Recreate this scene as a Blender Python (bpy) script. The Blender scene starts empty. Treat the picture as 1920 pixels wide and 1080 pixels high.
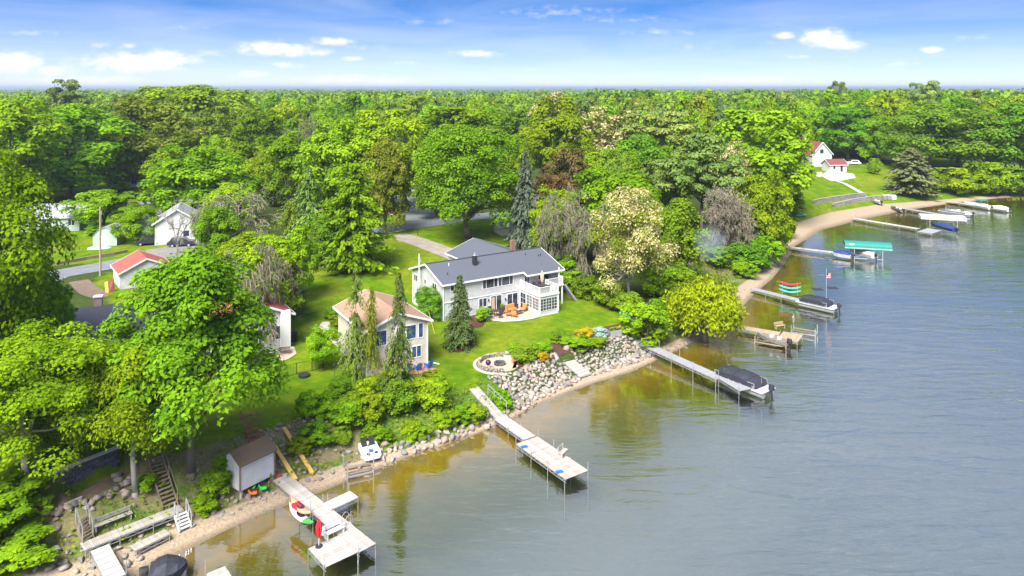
import bpy, bmesh, math, random
import numpy as np
from math import radians, sin, cos, pi, atan2, hypot
from mathutils import Vector, Matrix
random.seed(7)
rng = np.random.default_rng(11)
scene = bpy.context.scene
COL = scene.collection

# ------------------------------------------------------------------ camera, sky, sun, exposure
F, H, HY = 1350.0, 33.0, 165.0            # focal length in photo pixels, camera height, horizon row
cam_d = bpy.data.cameras.new('camera'); cam = bpy.data.objects.new('camera', cam_d); COL.objects.link(cam)
cam.location = (0, 0, H); cam.rotation_euler = (radians(90), 0, 0)
cam_d.sensor_width = 36; cam_d.lens = 36 * F / 1920; cam_d.shift_y = -(540 - HY) / 1920
cam_d.clip_start = 0.5; cam_d.clip_end = 60000
scene.camera = cam

SUN_DIR = Vector((-0.30, -0.76, 0.95)).normalized()      # towards the sun: high, left and behind the camera
SUN_EL = math.asin(SUN_DIR.z); SUN_AZ = atan2(SUN_DIR.x, SUN_DIR.y)
sun_d = bpy.data.lights.new('sun', 'SUN'); sun = bpy.data.objects.new('sun', sun_d); COL.objects.link(sun)
sun_d.energy = 3.3; sun_d.angle = radians(30); sun_d.color = (1.0, 0.955, 0.88)
sun.rotation_euler = SUN_DIR.to_track_quat('Z', 'Y').to_euler(); sun.location = (-60, -20, 90)
scene.view_settings.view_transform = 'Standard'; scene.view_settings.look = 'None'
scene.view_settings.exposure = 1.66; scene.view_settings.gamma = 1.0
scene.view_settings.use_curve_mapping = False
scene.cycles.use_denoising = True
scene.cycles.max_bounces = 7; scene.cycles.diffuse_bounces = 5; scene.cycles.glossy_bounces = 3
scene.cycles.transparent_max_bounces = 10; scene.cycles.transmission_bounces = 3; scene.cycles.volume_bounces = 0
scene.cycles.caustics_reflective = False; scene.cycles.caustics_refractive = False

world = bpy.data.worlds.new('World'); scene.world = world; world.use_nodes = True
WN, WL = world.node_tree.nodes, world.node_tree.links
def wn(t, **k):
    n = WN.new(t)
    for a, b in k.items(): setattr(n, a, b)
    return n
def mth(N, L, op, a, b=None, c=None, clamp=False):
    n = N.new('ShaderNodeMath'); n.operation = op; n.use_clamp = clamp
    for i, v in enumerate((a, b, c)):
        if v is None: continue
        if isinstance(v, (int, float)): n.inputs[i].default_value = v
        else: L.new(v, n.inputs[i])
    return n.outputs[0]
def build_world():
    WN.clear()
    out = wn('ShaderNodeOutputWorld'); bg = wn('ShaderNodeBackground')
    tc = wn('ShaderNodeTexCoord'); sep = wn('ShaderNodeSeparateXYZ'); WL.new(tc.outputs['Generated'], sep.inputs[0])
    M = lambda *a, **k: mth(WN, WL, *a, **k)
    x, y, z = sep.outputs
    # clear air: the blue deepens quickly above the horizon
    z2 = M('ADD', M('MULTIPLY', M('MAXIMUM', z, 0.0), 4.0), 0.035)
    cv = wn('ShaderNodeCombineXYZ'); WL.new(x, cv.inputs[0]); WL.new(y, cv.inputs[1]); WL.new(z2, cv.inputs[2])
    nv = wn('ShaderNodeVectorMath', operation='NORMALIZE'); WL.new(cv.outputs[0], nv.inputs[0])
    sky = wn('ShaderNodeTexSky'); sky.sky_type = 'NISHITA'; sky.sun_disc = False
    sky.sun_elevation = SUN_EL; sky.sun_rotation = SUN_AZ; sky.altitude = 300
    sky.air_density = 1.0; sky.dust_density = 0.6; sky.ozone_density = 2.2
    WL.new(nv.outputs[0], sky.inputs[0])
    hs = wn('ShaderNodeHueSaturation'); hs.inputs['Saturation'].default_value = 1.34; hs.inputs['Value'].default_value = 1.0
    WL.new(sky.outputs[0], hs.inputs['Color'])
    tn = wn('ShaderNodeMix'); tn.data_type = 'RGBA'; tn.blend_type = 'MULTIPLY'; tn.inputs[0].default_value = 1.0; WL.new(hs.outputs[0], tn.inputs[6]); tn.inputs[7].default_value = (1.0, .91, 1.0, 1)
    # cumulus near the horizon: places given as direction tangents (x/y, z/y)
    ya = M('MAXIMUM', M('ABSOLUTE', y), 0.05)
    u = M('DIVIDE', x, ya); v = M('DIVIDE', z, ya)
    uv = wn('ShaderNodeCombineXYZ'); WL.new(M('MULTIPLY', u, 14.0), uv.inputs[0]); WL.new(M('MULTIPLY', v, 26.0), uv.inputs[1])
    nz = wn('ShaderNodeTexNoise'); nz.inputs['Scale'].default_value = 3.4; nz.inputs['Detail'].default_value = 7; nz.inputs['Roughness'].default_value = 0.55
    WL.new(uv.outputs[0], nz.inputs['Vector'])
    blobs = [(20,118,70,22,1),(95,132,60,14,.8),(130,150,110,9,.75),(250,118,110,20,1),(300,112,80,20,.9),(190,152,90,12,.8),(240,86,30,8,.5),
             (490,86,60,10,.8),(520,92,75,14,1),(560,98,70,10,.8),(625,78,40,10,.9),(680,90,60,9,.4),(470,140,38,9,.8),(535,122,36,8,.7),(640,150,110,11,.8),
             (735,153,60,9,.8),(890,100,55,8,.8),(660,110,28,6,.6),(190,84,30,7,.5),(1475,67,26,9,.8),(1545,72,50,18,1.1),(1580,86,45,12,.9),(1495,106,40,6,.5),(1748,94,24,8,.9),
             (1400,152,110,11,.8),(1445,80,18,7,.5),(1300,85,80,16,.35),(1040,22,130,18,.4),(1150,36,140,12,.35),(1140,158,50,7,.6),(400,100,60,9,.45),(760,118,70,7,.45),(980,130,80,6,.4),(1240,60,90,8,.4),(1680,120,70,7,.45),(1820,70,60,8,.4),(60,60,80,8,.35),(330,52,90,8,.35),(800,40,100,8,.35)]
    acc = None
    for (px, py, sx, sy, st) in blobs:
        du = M('MULTIPLY', M('SUBTRACT', u, (px - 960) / F), F / sx); dv = M('MULTIPLY', M('SUBTRACT', v, (HY - py) / F), F / sy)
        g = M('POWER', 2.718, M('MULTIPLY', M('ADD', M('MULTIPLY', du, du), M('MULTIPLY', dv, dv)), -0.9))
        g = M('MULTIPLY', g, st)
        acc = g if acc is None else M('MAXIMUM', acc, g)
    c1 = M('MULTIPLY', M('SUBTRACT', M('ADD', M('MULTIPLY', acc, 1.0), M('MULTIPLY', nz.outputs['Fac'], 1.9)), 1.08), 1.25, clamp=True)
    c1 = M('MULTIPLY', c1, M('MULTIPLY', acc, 1.6, clamp=True))
    # thin high cloud: sheets of wisps on a plane overhead
    zz = M('ADD', M('MAXIMUM', z, 0.0), 0.06)
    pv = wn('ShaderNodeCombineXYZ'); WL.new(M('DIVIDE', x, zz), pv.inputs[0]); WL.new(M('MULTIPLY', M('DIVIDE', y, zz), 1.0), pv.inputs[1])
    n2 = wn('ShaderNodeTexNoise'); n2.inputs['Scale'].default_value = 0.55; n2.inputs['Detail'].default_value = 8; n2.inputs['Roughness'].default_value = 0.6; n2.inputs['Distortion'].default_value = 0.7
    WL.new(pv.outputs[0], n2.inputs['Vector'])
    c2 = M('MULTIPLY', M('SUBTRACT', n2.outputs['Fac'], 0.37), 3.2, clamp=True)
    up = M('MULTIPLY', M('SUBTRACT', z, 0.12), 3.5, clamp=True)
    c2 = M('MULTIPLY', M('MULTIPLY', c2, 1.0), M('ADD', M('MULTIPLY', up, 0.8), 0.2))
    low = M('SUBTRACT', 1.0, M('MULTIPLY', M('ABSOLUTE', z), 9.5), clamp=True)       # pale band of far haze and cloud low down
    low = M('MULTIPLY', low, 0.7)
    cl = M('MAXIMUM', c1, c2)
    mlow = wn('ShaderNodeMix'); mlow.data_type = 'RGBA'; WL.new(low, mlow.inputs[0]); WL.new(tn.outputs[2], mlow.inputs[6]); mlow.inputs[7].default_value = (3.4, 3.4, 3.9, 1)
    mix = wn('ShaderNodeMix'); mix.data_type = 'RGBA'
    WL.new(cl, mix.inputs[0]); WL.new(mlow.outputs[2], mix.inputs[6]); mix.inputs[7].default_value = (4.5, 4.5, 4.6, 1)
    WL.new(mix.outputs[2], bg.inputs['Color']); bg.inputs['Strength'].default_value = 0.082
    WL.new(bg.outputs[0], out.inputs[0])
build_world()
scene.cycles.sampling_pattern = 'AUTOMATIC' if hasattr(scene.cycles, 'sampling_pattern') else scene.cycles.sampling_pattern
world.cycles.sampling_method = 'MANUAL'; world.cycles.sample_map_resolution = 512

# ------------------------------------------------------------------ helpers
def P(px, py, z):                         # photo pixel + height -> point
    d = F * (H - z) / (py - HY)
    return Vector(((px - 960) / F * d, d, z))
def tag(o, label=None, cat=None, group=None, kind=None):
    if label: o['label'] = label
    if cat: o['category'] = cat
    if group: o['group'] = group
    if kind: o['kind'] = kind
    return o
def thing(name, label, cat, loc=(0, 0, 0), rz=0.0, group=None):
    o = bpy.data.objects.new(name, None); COL.objects.link(o); o.empty_display_size = 0.3
    o.location = loc; o.rotation_euler = (0, 0, rz)
    return tag(o, label, cat, group)
def link(name, me, parent=None, loc=None, rz=0.0):
    o = bpy.data.objects.new(name, me); COL.objects.link(o)
    if parent is not None: o.parent = parent
    if loc is not None: o.location = loc
    if rz: o.rotation_euler = (0, 0, rz)
    return o
class MB:
    def __init__(s): s.v = []; s.f = []
    def add(s, vs, fs):
        n = len(s.v); s.v += [tuple(p) for p in vs]; s.f += [tuple(i + n for i in f) for f in fs]; return s
    def box(s, cx, cy, cz, sx, sy, sz, rz=0.0):
        c, q = cos(rz), sin(rz); vs = []
        for dz in (-.5, .5):
            for dx, dy in ((-.5, -.5), (.5, -.5), (.5, .5), (-.5, .5)):
                a, b = dx * sx, dy * sy
                vs.append((cx + a * c - b * q, cy + a * q + b * c, cz + dz * sz))
        return s.add(vs, [(0, 3, 2, 1), (4, 5, 6, 7), (0, 1, 5, 4), (1, 2, 6, 5), (2, 3, 7, 6), (3, 0, 4, 7)])
    def b2(s, x0, x1, y0, y1, z0, z1):
        return s.box((x0 + x1) / 2, (y0 + y1) / 2, (z0 + z1) / 2, abs(x1 - x0), abs(y1 - y0), abs(z1 - z0))
    def bar(s, p0, p1, w, h):
        p0, p1 = Vector(p0), Vector(p1); d = (p1 - p0).normalized()
        up = Vector((0, 0, 1)) if abs(d.z) < .95 else Vector((0, 1, 0))
        r = d.cross(up).normalized(); u = r.cross(d).normalized(); vs = []
        for p in (p0, p1):
            for a, b in ((-.5, -.5), (.5, -.5), (.5, .5), (-.5, .5)): vs.append(p + r * a * w + u * b * h)
        return s.add(vs, [(0, 1, 2, 3), (7, 6, 5, 4), (0, 4, 5, 1), (1, 5, 6, 2), (2, 6, 7, 3), (3, 7, 4, 0)])
    def tube(s, p0, p1, r0, r1=None, n=6):
        r1 = r0 if r1 is None else r1
        p0, p1 = Vector(p0), Vector(p1); d = (p1 - p0).normalized()
        up = Vector((0, 0, 1)) if abs(d.z) < .95 else Vector((1, 0, 0))
        a = d.cross(up).normalized(); b = a.cross(d); vs = []
        for p, r in ((p0, r0), (p1, r1)):
            for i in range(n):
                t = 2 * pi * i / n; vs.append(p + a * cos(t) * r + b * sin(t) * r)
        fs = [(i, n + i, n + (i + 1) % n, (i + 1) % n) for i in range(n)] + [tuple(range(n)), tuple(reversed(range(n, 2 * n)))]
        return s.add(vs, fs)
    def path(s, pts, r, n=5):
        for a, b in zip(pts[:-1], pts[1:]): s.tube(a, b, r, r, n)
        return s
    def prism(s, poly, z0, z1):
        n = len(poly); vs = [(p[0], p[1], z0) for p in poly] + [(p[0], p[1], z1) for p in poly]
        return s.add(vs, [tuple(reversed(range(n))), tuple(range(n, 2 * n))] + [(i, (i + 1) % n, n + (i + 1) % n, n + i) for i in range(n)])
    def slab(s, q, t):                    # quad given by four points, thickened downwards
        n = len(q); vs = [tuple(p) for p in q] + [(p[0], p[1], p[2] - t) for p in q]
        return s.add(vs, [tuple(range(n)), tuple(reversed(range(n, 2 * n)))] + [(i, n + i, n + (i + 1) % n, (i + 1) % n) for i in range(n)])
    def loft(s, secs, cap=True):
        m = len(secs[0]); vs = [p for q in secs for p in q]; fs = []
        for i in range(len(secs) - 1):
            for j in range(m):
                fs.append((i * m + j, i * m + (j + 1) % m, (i + 1) * m + (j + 1) % m, (i + 1) * m + j))
        if cap: fs += [tuple(reversed(range(m))), tuple(range((len(secs) - 1) * m, len(secs) * m))]
        return s.add(vs, fs)
    def mesh(s, name, m, smooth=False):
        me = bpy.data.meshes.new(name); me.from_pydata(s.v, [], s.f); me.materials.append(m)
        bm = bmesh.new(); bm.from_mesh(me); bmesh.ops.recalc_face_normals(bm, faces=bm.faces); bm.to_mesh(me); bm.free()
        if smooth: me.polygons.foreach_set('use_smooth', [True] * len(me.polygons))
        me.update(); return me
    def build(s, name, m, parent=None, loc=None, rz=0.0, smooth=False):
        return link(name, s.mesh(name, m, smooth), parent, loc, rz)

# ------------------------------------------------------------------ materials
MATS = {}
def newmat(name):
    m = bpy.data.materials.new(name); m.use_nodes = True; m.node_tree.nodes.clear(); MATS[name] = m
    return m, m.node_tree.nodes, m.node_tree.links
def ramp(N, L, fac, stops):
    r = N.new('ShaderNodeValToRGB'); e = r.color_ramp.elements
    while len(e) < len(stops): e.new(0.5)
    for i, (p, c) in enumerate(stops): e[i].position = p; e[i].color = (*c, 1)
    L.new(fac, r.inputs[0]); return r.outputs[0]
def mixc(N, L, fac, a, b, mode='MIX'):
    n = N.new('ShaderNodeMix'); n.data_type = 'RGBA'; n.blend_type = mode
    if isinstance(fac, (int, float)): n.inputs[0].default_value = fac
    else: L.new(fac, n.inputs[0])
    for i, v in ((6, a), (7, b)):
        if isinstance(v, (tuple, list)): n.inputs[i].default_value = (*v[:3], 1)
        else: L.new(v, n.inputs[i])
    return n.outputs[2]
def noise(N, L, vec, scale, detail=4, rough=.55, dist=0):
    n = N.new('ShaderNodeTexNoise'); n.inputs['Scale'].default_value = scale; n.inputs['Detail'].default_value = detail
    n.inputs['Roughness'].default_value = rough; n.inputs['Distortion'].default_value = dist
    if vec is not None: L.new(vec, n.inputs['Vector'])
    return n.outputs['Fac']
def bumpn(N, L, h, strength, dist):
    b = N.new('ShaderNodeBump'); b.inputs['Strength'].default_value = strength; b.inputs['Distance'].default_value = dist
    L.new(h, b.inputs['Height']); return b.outputs[0]
def prin(N, L, col, rough=.6, normal=None, metal=0.0, spec=.4):
    b = N.new('ShaderNodeBsdfPrincipled'); o = N.new('ShaderNodeOutputMaterial')
    if isinstance(col, (tuple, list)): b.inputs['Base Color'].default_value = (*col[:3], 1)
    else: L.new(col, b.inputs['Base Color'])
    if isinstance(rough, (int, float)): b.inputs['Roughness'].default_value = rough
    else: L.new(rough, b.inputs['Roughness'])
    b.inputs['Metallic'].default_value = metal; b.inputs['Specular IOR Level'].default_value = spec
    if normal is not None: L.new(normal, b.inputs['Normal'])
    L.new(b.outputs[0], o.inputs[0]); return b
def mat(name, col, rough=.6, var=.18, scale=3.0, metal=0.0, spec=.4, ovar=.0, bump=0.0):
    """plain painted / natural surface: base colour with blotchy wear, optional change from object to object"""
    m, N, L = newmat(name)
    tc = N.new('ShaderNodeTexCoord'); f = noise(N, L, tc.outputs['Object'], scale, 5, .6)
    a = tuple(c * (1 - var) for c in col); b = tuple(min(1, c * (1 + var)) for c in col)
    c = ramp(N, L, f, [(.3, a), (.7, b)])
    if ovar:
        oi = N.new('ShaderNodeObjectInfo'); hs = N.new('ShaderNodeHueSaturation')
        L.new(mth(N, L, 'ADD', mth(N, L, 'MULTIPLY', oi.outputs['Random'], 2 * ovar), 1 - ovar), hs.inputs['Value']); L.new(c, hs.inputs['Color']); c = hs.outputs[0]
    prin(N, L, c, rough, bumpn(N, L, f, bump, .02) if bump else None, metal, spec)
    return m
def siding(name, col, pitch=.16, vertical=False):
    m, N, L = newmat(name); tc = N.new('ShaderNodeTexCoord'); sp = N.new('ShaderNodeSeparateXYZ'); L.new(tc.outputs['Object'], sp.inputs[0])
    c0 = mth(N, L, 'ADD', sp.outputs[0], sp.outputs[1]) if vertical else sp.outputs[2]
    fr = mth(N, L, 'FRACT', mth(N, L, 'DIVIDE', c0, pitch))
    if vertical: fr = mth(N, L, 'GREATER_THAN', fr, .12)
    f = noise(N, L, tc.outputs['Object'], 1.2, 5)
    c = ramp(N, L, f, [(.3, tuple(x * .88 for x in col)), (.7, tuple(min(1, x * 1.08) for x in col))])
    prin(N, L, c, .55, bumpn(N, L, fr, .9, .02), 0, .3); return m
def shingle(name, col, var=.34):
    m, N, L = newmat(name); tc = N.new('ShaderNodeTexCoord')
    mp = N.new('ShaderNodeMapping'); mp.inputs['Scale'].default_value = (1, 1, 2.6); L.new(tc.outputs['Object'], mp.inputs[0])
    f = noise(N, L, mp.outputs[0], 9, 3, .7); g = noise(N, L, tc.outputs['Object'], .6, 5)
    c = ramp(N, L, f, [(.25, tuple(x * (1 - var) for x in col)), (.75, tuple(min(1, x * (1 + var)) for x in col))])
    c = mixc(N, L, mth(N, L, 'MULTIPLY', g, .4), c, tuple(x * .8 for x in col))
    sp = N.new('ShaderNodeSeparateXYZ'); L.new(tc.outputs['Object'], sp.inputs[0])
    fr = mth(N, L, 'FRACT', mth(N, L, 'DIVIDE', sp.outputs[2], .055))
    prin(N, L, c, .85, bumpn(N, L, mth(N, L, 'ADD', fr, f), .5, .02), 0, .25); return m
def leafmat(name, dark, light, flower=None, trans=.36):
    m, N, L = newmat(name)
    at = N.new('ShaderNodeAttribute'); at.attribute_name = 'tint'; oi = N.new('ShaderNodeObjectInfo')
    c = mixc(N, L, at.outputs['Fac'], dark, light)
    hs = N.new('ShaderNodeHueSaturation'); L.new(c, hs.inputs['Color'])
    L.new(mth(N, L, 'ADD', mth(N, L, 'MULTIPLY', oi.outputs['Random'], .5), .76), hs.inputs['Value'])
    L.new(mth(N, L, 'ADD', mth(N, L, 'MULTIPLY', mth(N, L, 'FRACT', mth(N, L, 'MULTIPLY', oi.outputs['Random'], 7.3)), .04), .48), hs.inputs['Hue'])
    c = hs.outputs[0]
    if flower:
        fl = N.new('ShaderNodeAttribute'); fl.attribute_name = 'flower'; c = mixc(N, L, fl.outputs['Fac'], c, flower)
    d = N.new('ShaderNodeBsdfDiffuse'); t = N.new('ShaderNodeBsdfTranslucent'); mx = N.new('ShaderNodeMixShader'); o = N.new('ShaderNodeOutputMaterial')
    L.new(c, d.inputs[0]); tcol = mixc(N, L, 1.0, c, (1.25, 1.2, .5), 'MULTIPLY'); L.new(tcol, t.inputs[0]); mx.inputs[0].default_value = trans
    L.new(d.outputs[0], mx.inputs[1]); L.new(t.outputs[0], mx.inputs[2]); L.new(mx.outputs[0], o.inputs[0]); return m

WHITE = mat('white_paint', (.62, .62, .61), .5, .05)
TRIM = mat('white_trim', (.70, .70, .70), .45, .03)
def glass(name='window_glass', col=(.018, .022, .03)):
    m, N, L = newmat(name); tc = N.new('ShaderNodeTexCoord'); f = noise(N, L, tc.outputs['Object'], 1.4, 3)
    prin(N, L, ramp(N, L, f, [(.35, col), (.65, tuple(c * 3.2 for c in col))]), .06, None, 0, .6); return m
GLASS = glass(); BLUEGLASS = glass('blue_glass', (.02, .035, .075))
SID_GREY = siding('grey_siding', (.545, .545, .55)); SID_BB = siding('grey_board_batten', (.50, .515, .54), .4, True)
SID_WHITE = siding('white_siding', (.62, .63, .64)); SID_CREAM = siding('cream_siding', (.64, .60, .50)); SID_GREEN = siding('pale_green_siding', (.42, .50, .44))
SH_GREY = shingle('blue_grey_shingles', (.098, .108, .132)); SH_TAN = shingle('salmon_tan_shingles', (.36, .215, .15)); SH_RED = shingle('faded_red_shingles', (.38, .095, .072))
SH_DARK = shingle('charcoal_shingles', (.06, .065, .085)); SH_LT = shingle('light_grey_shingles', (.30, .31, .34)); SH_MAR = shingle('maroon_shingles', (.20, .062, .058)); SH_BRN = shingle('mossy_brown_shingles', (.16, .115, .075))
DECK = mat('grey_deck_wood', (.34, .32, .285), .75, .2, 2.5, ovar=.14, bump=.3); DECKW = mat('bleached_deck_wood', (.41, .375, .335), .75, .22, 2.0, ovar=.15, bump=.3)
DECKG = mat('grey_composite_deck', (.28, .285, .295), .7, .1, 3, ovar=.06); TAND = mat('tan_deck_wood', (.37, .285, .19), .7, .18, 2, ovar=.1); OLDW = mat('old_brown_wood', (.20, .155, .11), .8, .25, 3, ovar=.15)
STEEL = mat('galvanised_steel', (.45, .46, .47), .4, .15, 6, metal=.6); ALU = mat('bright_aluminium', (.66, .67, .68), .32, .1, 6, metal=.7)
DARKM = mat('dark_metal', (.03, .03, .033), .45, .2); BLACKC = mat('black_cover_fabric', (.028, .03, .042), .7, .3, 4, bump=.3)
NAVY = mat('navy_canvas', (.02, .04, .16), .7, .25, 4); GREENC = mat('green_canvas', (.02, .21, .17), .65, .18, 3, bump=.2); TANC = mat('tan_canvas', (.55, .42, .27), .8, .12)
ORANGE = mat('orange_cushion', (.62, .24, .065), .8, .12); RED = mat('red_fabric', (.55, .02, .035), .6, .12); SALMON = mat('salmon_plastic', (.78, .30, .19), .4, .1)
KGREEN = mat('lime_plastic', (.05, .55, .06), .35, .08); KORANGE = mat('orange_plastic', (.72, .16, .02), .35, .08); TEAL = mat('teal_plastic', (.04, .46, .42), .4, .1)
BLUEP = mat('blue_plastic', (.02, .14, .52), .4, .1); GREYP = mat('pale_grey_plastic', (.62, .64, .68), .4, .08); WICKER = mat('dark_wicker', (.045, .04, .038), .7, .3, 8)
CONC = mat('pale_concrete', (.46, .42, .37), .85, .14, 1.5, bump=.2); STONE_L = mat('limestone_step', (.42, .39, .35), .85, .16, 2, ovar=.1, bump=.4); BRICKS = mat('orange_paver', (.50, .23, .12), .85, .22, 5, ovar=.1)
PAVER = mat('tan_paver', (.50, .38, .28), .85, .2, 5, ovar=.08); KERBF = mat('far_coping', (.34, .32, .29), .85, .12); MULCH = mat('brown_mulch', (.075, .032, .024), .95, .4, 7, bump=.6); ASPH = mat('asphalt', (.17, .18, .195), .85, .16, .8); DRIVE = mat('tan_asphalt', (.27, .235, .20), .9, .2, .7)
GRAVEL = mat('grey_gravel', (.21, .20, .19), .95, .3, 2.5, bump=.5); KERB = mat('kerb_concrete', (.48, .45, .40), .85, .12); DIRT = mat('bare_brown_dirt', (.17, .125, .09), .95, .25, 1.5, bump=.4)
BLOCK = mat('charcoal_wall_block', (.085, .085, .095), .9, .4, 3, ovar=.35, bump=.5); YELW = mat('yellow_pine', (.60, .38, .10), .7, .15, 2); REDW = mat('red_stained_wood', (.26, .075, .06), .75, .25, 3)
BARK = mat('grey_brown_bark', (.15, .125, .10), .95, .35, 5, bump=.6); BARKL = mat('pale_bark', (.36, .33, .29), .9, .3, 5, bump=.4); POLE = mat('weathered_pole', (.30, .26, .22), .9, .2, 3); REDPOLE = mat('reddish_pole_wood', (.30, .15, .10), .9, .2, 3)
TWIG = mat('grey_twigs', (.20, .178, .125), .95, .25, 3, ovar=.12); SILO = mat('silo_concrete', (.62, .60, .58), .8, .08); CARW = mat('white_car_paint', (.75, .76, .78), .25, .03, spec=.5); CARD = mat('dark_car_paint', (.03, .035, .05), .25, .1, spec=.5)
RUBBER = mat('rubber', (.02, .02, .02), .8, .1)

# ------------------------------------------------------------------ terrain
# waterline, traced left to right: (photo px, beach width, bank width, bank top, slope behind)
SH = [((250,1078),2.6,6.5,3.6,.02), ((330,1040),2.6,6.5,3.6,.02), ((400,1006),2.2,6,3.4,.02), ((480,968),1.8,5.5,3.1,.02), ((560,938),1.9,5.5,2.7,.015), ((640,906),2.0,6,2.5,.01), ((700,882),1.4,6,2.3,.01),
      ((760,855),.5,5.5,2.0,.005), ((840,830),.4,5,2.0,.005), ((915,802),.4,4.6,1.95,.005), ((965,782),.4,4.6,1.9,.01), ((1010,756),.9,4.8,1.85,.012), ((1100,722),1.5,4.6,1.85,.015), ((1180,697),1.5,4.4,1.85,.015), ((1228,676),1.3,4.2,1.85,.02),
      ((1270,655),1.2,4.5,1.8,.03), ((1320,636),1.4,6,1.8,.03), ((1372,600),2.0,8,1.9,.03), ((1408,556),2.8,9,2,.03), ((1448,522),2.8,10,2.2,.03), ((1472,492),3,10,2.2,.03), ((1490,462),3.6,9,2.3,.04), ((1540,431),7,7,2.4,.055),
      ((1620,411),9,5,2.6,.06), ((1700,394),8,6,2.7,.06), ((1790,381),4,9,2.8,.06), ((1870,372),2.5,10,3.2,.05), ((1930,368),2,10,3.5,.05)]
shore = [P(p[0][0], p[0][1], 0) for p in SH]; spar = [p[1:] for p in SH]
pre = [(-800,-300), (-250,-40), (-90,20), (-45,38)]; post = [(260,250), (500,270), (1200,300), (3000,200)]
SX = np.array([p[0] for p in pre] + [p.x for p in shore] + [p[0] for p in post]); SY = np.array([p[1] for p in pre] + [p.y for p in shore] + [p[1] for p in post])
SP = np.array([spar[0]] * 4 + spar + [spar[-1]] * 4)
LX = np.concatenate([SX, [3000, -800]]); LY = np.concatenate([SY, [-3000, -3000]])
def shore_info(x, y):
    x = np.asarray(x, float).ravel(); y = np.asarray(y, float).ravel()
    best = np.full(x.shape, 1e18); par = np.zeros((x.size, 4)); sarc = np.zeros(x.size)
    for i in range(len(SX) - 1):
        ax, ay, bx, by = SX[i], SY[i], SX[i+1], SY[i+1]; dx, dy = bx-ax, by-ay
        t = np.clip(((x-ax)*dx + (y-ay)*dy) / (dx*dx+dy*dy), 0, 1)
        q = (x-ax-t*dx)**2 + (y-ay-t*dy)**2; m = q < best
        best[m] = q[m]; tm = t[m][:, None]; par[m] = SP[i]*(1-tm) + SP[i+1]*tm; sarc[m] = i + t[m]
    ins = np.zeros(x.shape, bool); n = len(LX)
    for i in range(n):
        x0, y0, x1, y1 = LX[i], LY[i], LX[(i+1) % n], LY[(i+1) % n]
        c = (y0 > y) != (y1 > y)
        if y1 != y0: ins ^= c & (x < (x1-x0)*(y-y0)/(y1-y0) + x0)
    return np.where(ins, -1, 1) * np.sqrt(best), par, sarc
def sstep(a, b, v): t = np.clip((v-a)/(b-a), 0, 1); return t*t*(3-2*t)
PADS = [(0.5, 101.5, 11, 20, 2.2), (-17, 82, 6, 10, 2.1)]      # level ground under the two main houses
def pad(px, py, z, r0, r1): p = P(px, py, z); PADS.append((p.x, p.y, r0, r1, z))
pad(935, 683, 1.75, 2.6, 4.2); pad(1575, 322, 5.2, 9, 16); pad(1540, 312, 5.5, 9, 16); pad(262, 535, 3.6, 5, 10)
TERRACE = (P(150, 925, 2.5), P(228, 892, 2.5))                  # dirt terrace below the block wall
def height(x, y):
    d, par, s = shore_info(x, y); x = np.asarray(x, float).ravel(); y = np.asarray(y, float).ravel()
    b, w, t, sl = par.T
    beach = .42 * np.clip(d / b, 0, 1)
    zz = beach + (t - .42) * sstep(0, 1, (d - b) / w) + sl * np.clip(d - b - w, 0, 55)
    wob = .25*np.sin(x*.045+1)*np.sin(y*.05) + .08*np.sin(x*.31)*np.sin(y*.27+2)
    far = 4.6 + 1.2*np.sin(x*.006)*np.sin(y*.005+1)
    k = sstep(30, 75, d) * (x < 60); zz = zz*(1-k) + far*k
    zz = zz + wob * sstep(6, 16, d)
    for (cx, cy, r0, r1, pz) in PADS:
        k = 1 - sstep(r0, r1, np.hypot(x-cx, y-cy)); k = k * (d > b*.9); zz = zz*(1-k) + pz*k
    a, c = TERRACE; ux, uy = c.x-a.x, c.y-a.y; ln = hypot(ux, uy); ux /= ln; uy /= ln
    al = (x-a.x)*ux + (y-a.y)*uy; ac = -(x-a.x)*uy + (y-a.y)*ux
    m = (al > -.8) & (al < ln+.8); k = m * sstep(-2.2, -1.0, ac) * (1 - sstep(1.25, 1.7, ac)); zz = zz*(1-k) + 2.5*k
    k = m * sstep(1.25, 1.7, ac) * (1 - sstep(6, 12, ac)); zz = zz*(1-k) + np.maximum(zz, 4.0)*k
    bed = -np.minimum(7, .07*np.abs(d) + .013*d*d)
    return np.where(d > 0, zz, bed), d, par, s
def axis(lo, a, b, hi, st, g):
    mid = list(np.arange(a, b+1e-6, st)); out = []; v, q = b, st
    while v < hi: q *= g; v += q; out.append(v)
    left = []; v, q = a, st
    while v > lo: q *= g; v -= q; left.append(v)
    return np.array(left[::-1] + mid + out)
GXS = axis(-22000, -72, 178, 22000, .75, 1.16); GYS = axis(-2500, 36, 262, 24000, .75, 1.16)
gx, gy = np.meshgrid(GXS, GYS); GZ, GD, GP, GS = height(gx, gy); GZ = GZ.reshape(gx.shape)
def gz(x, y):
    i = min(max(int(np.searchsorted(GXS, x)) - 1, 0), len(GXS)-2); j = min(max(int(np.searchsorted(GYS, y)) - 1, 0), len(GYS)-2)
    u = (x-GXS[i])/(GXS[i+1]-GXS[i]); v = (y-GYS[j])/(GYS[j+1]-GYS[j])
    return float((GZ[j,i]*(1-u)+GZ[j,i+1]*u)*(1-v) + (GZ[j+1,i]*(1-u)+GZ[j+1,i+1]*u)*v)
def G(px, py, low=-9):                      # photo pixel -> point on the ground
    z = 2.0
    for _ in range(40):
        p = P(px, py, z); z = .6*z + .4*max(gz(p.x, p.y), low)
    p = P(px, py, z); return Vector((p.x, p.y, z))
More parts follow.
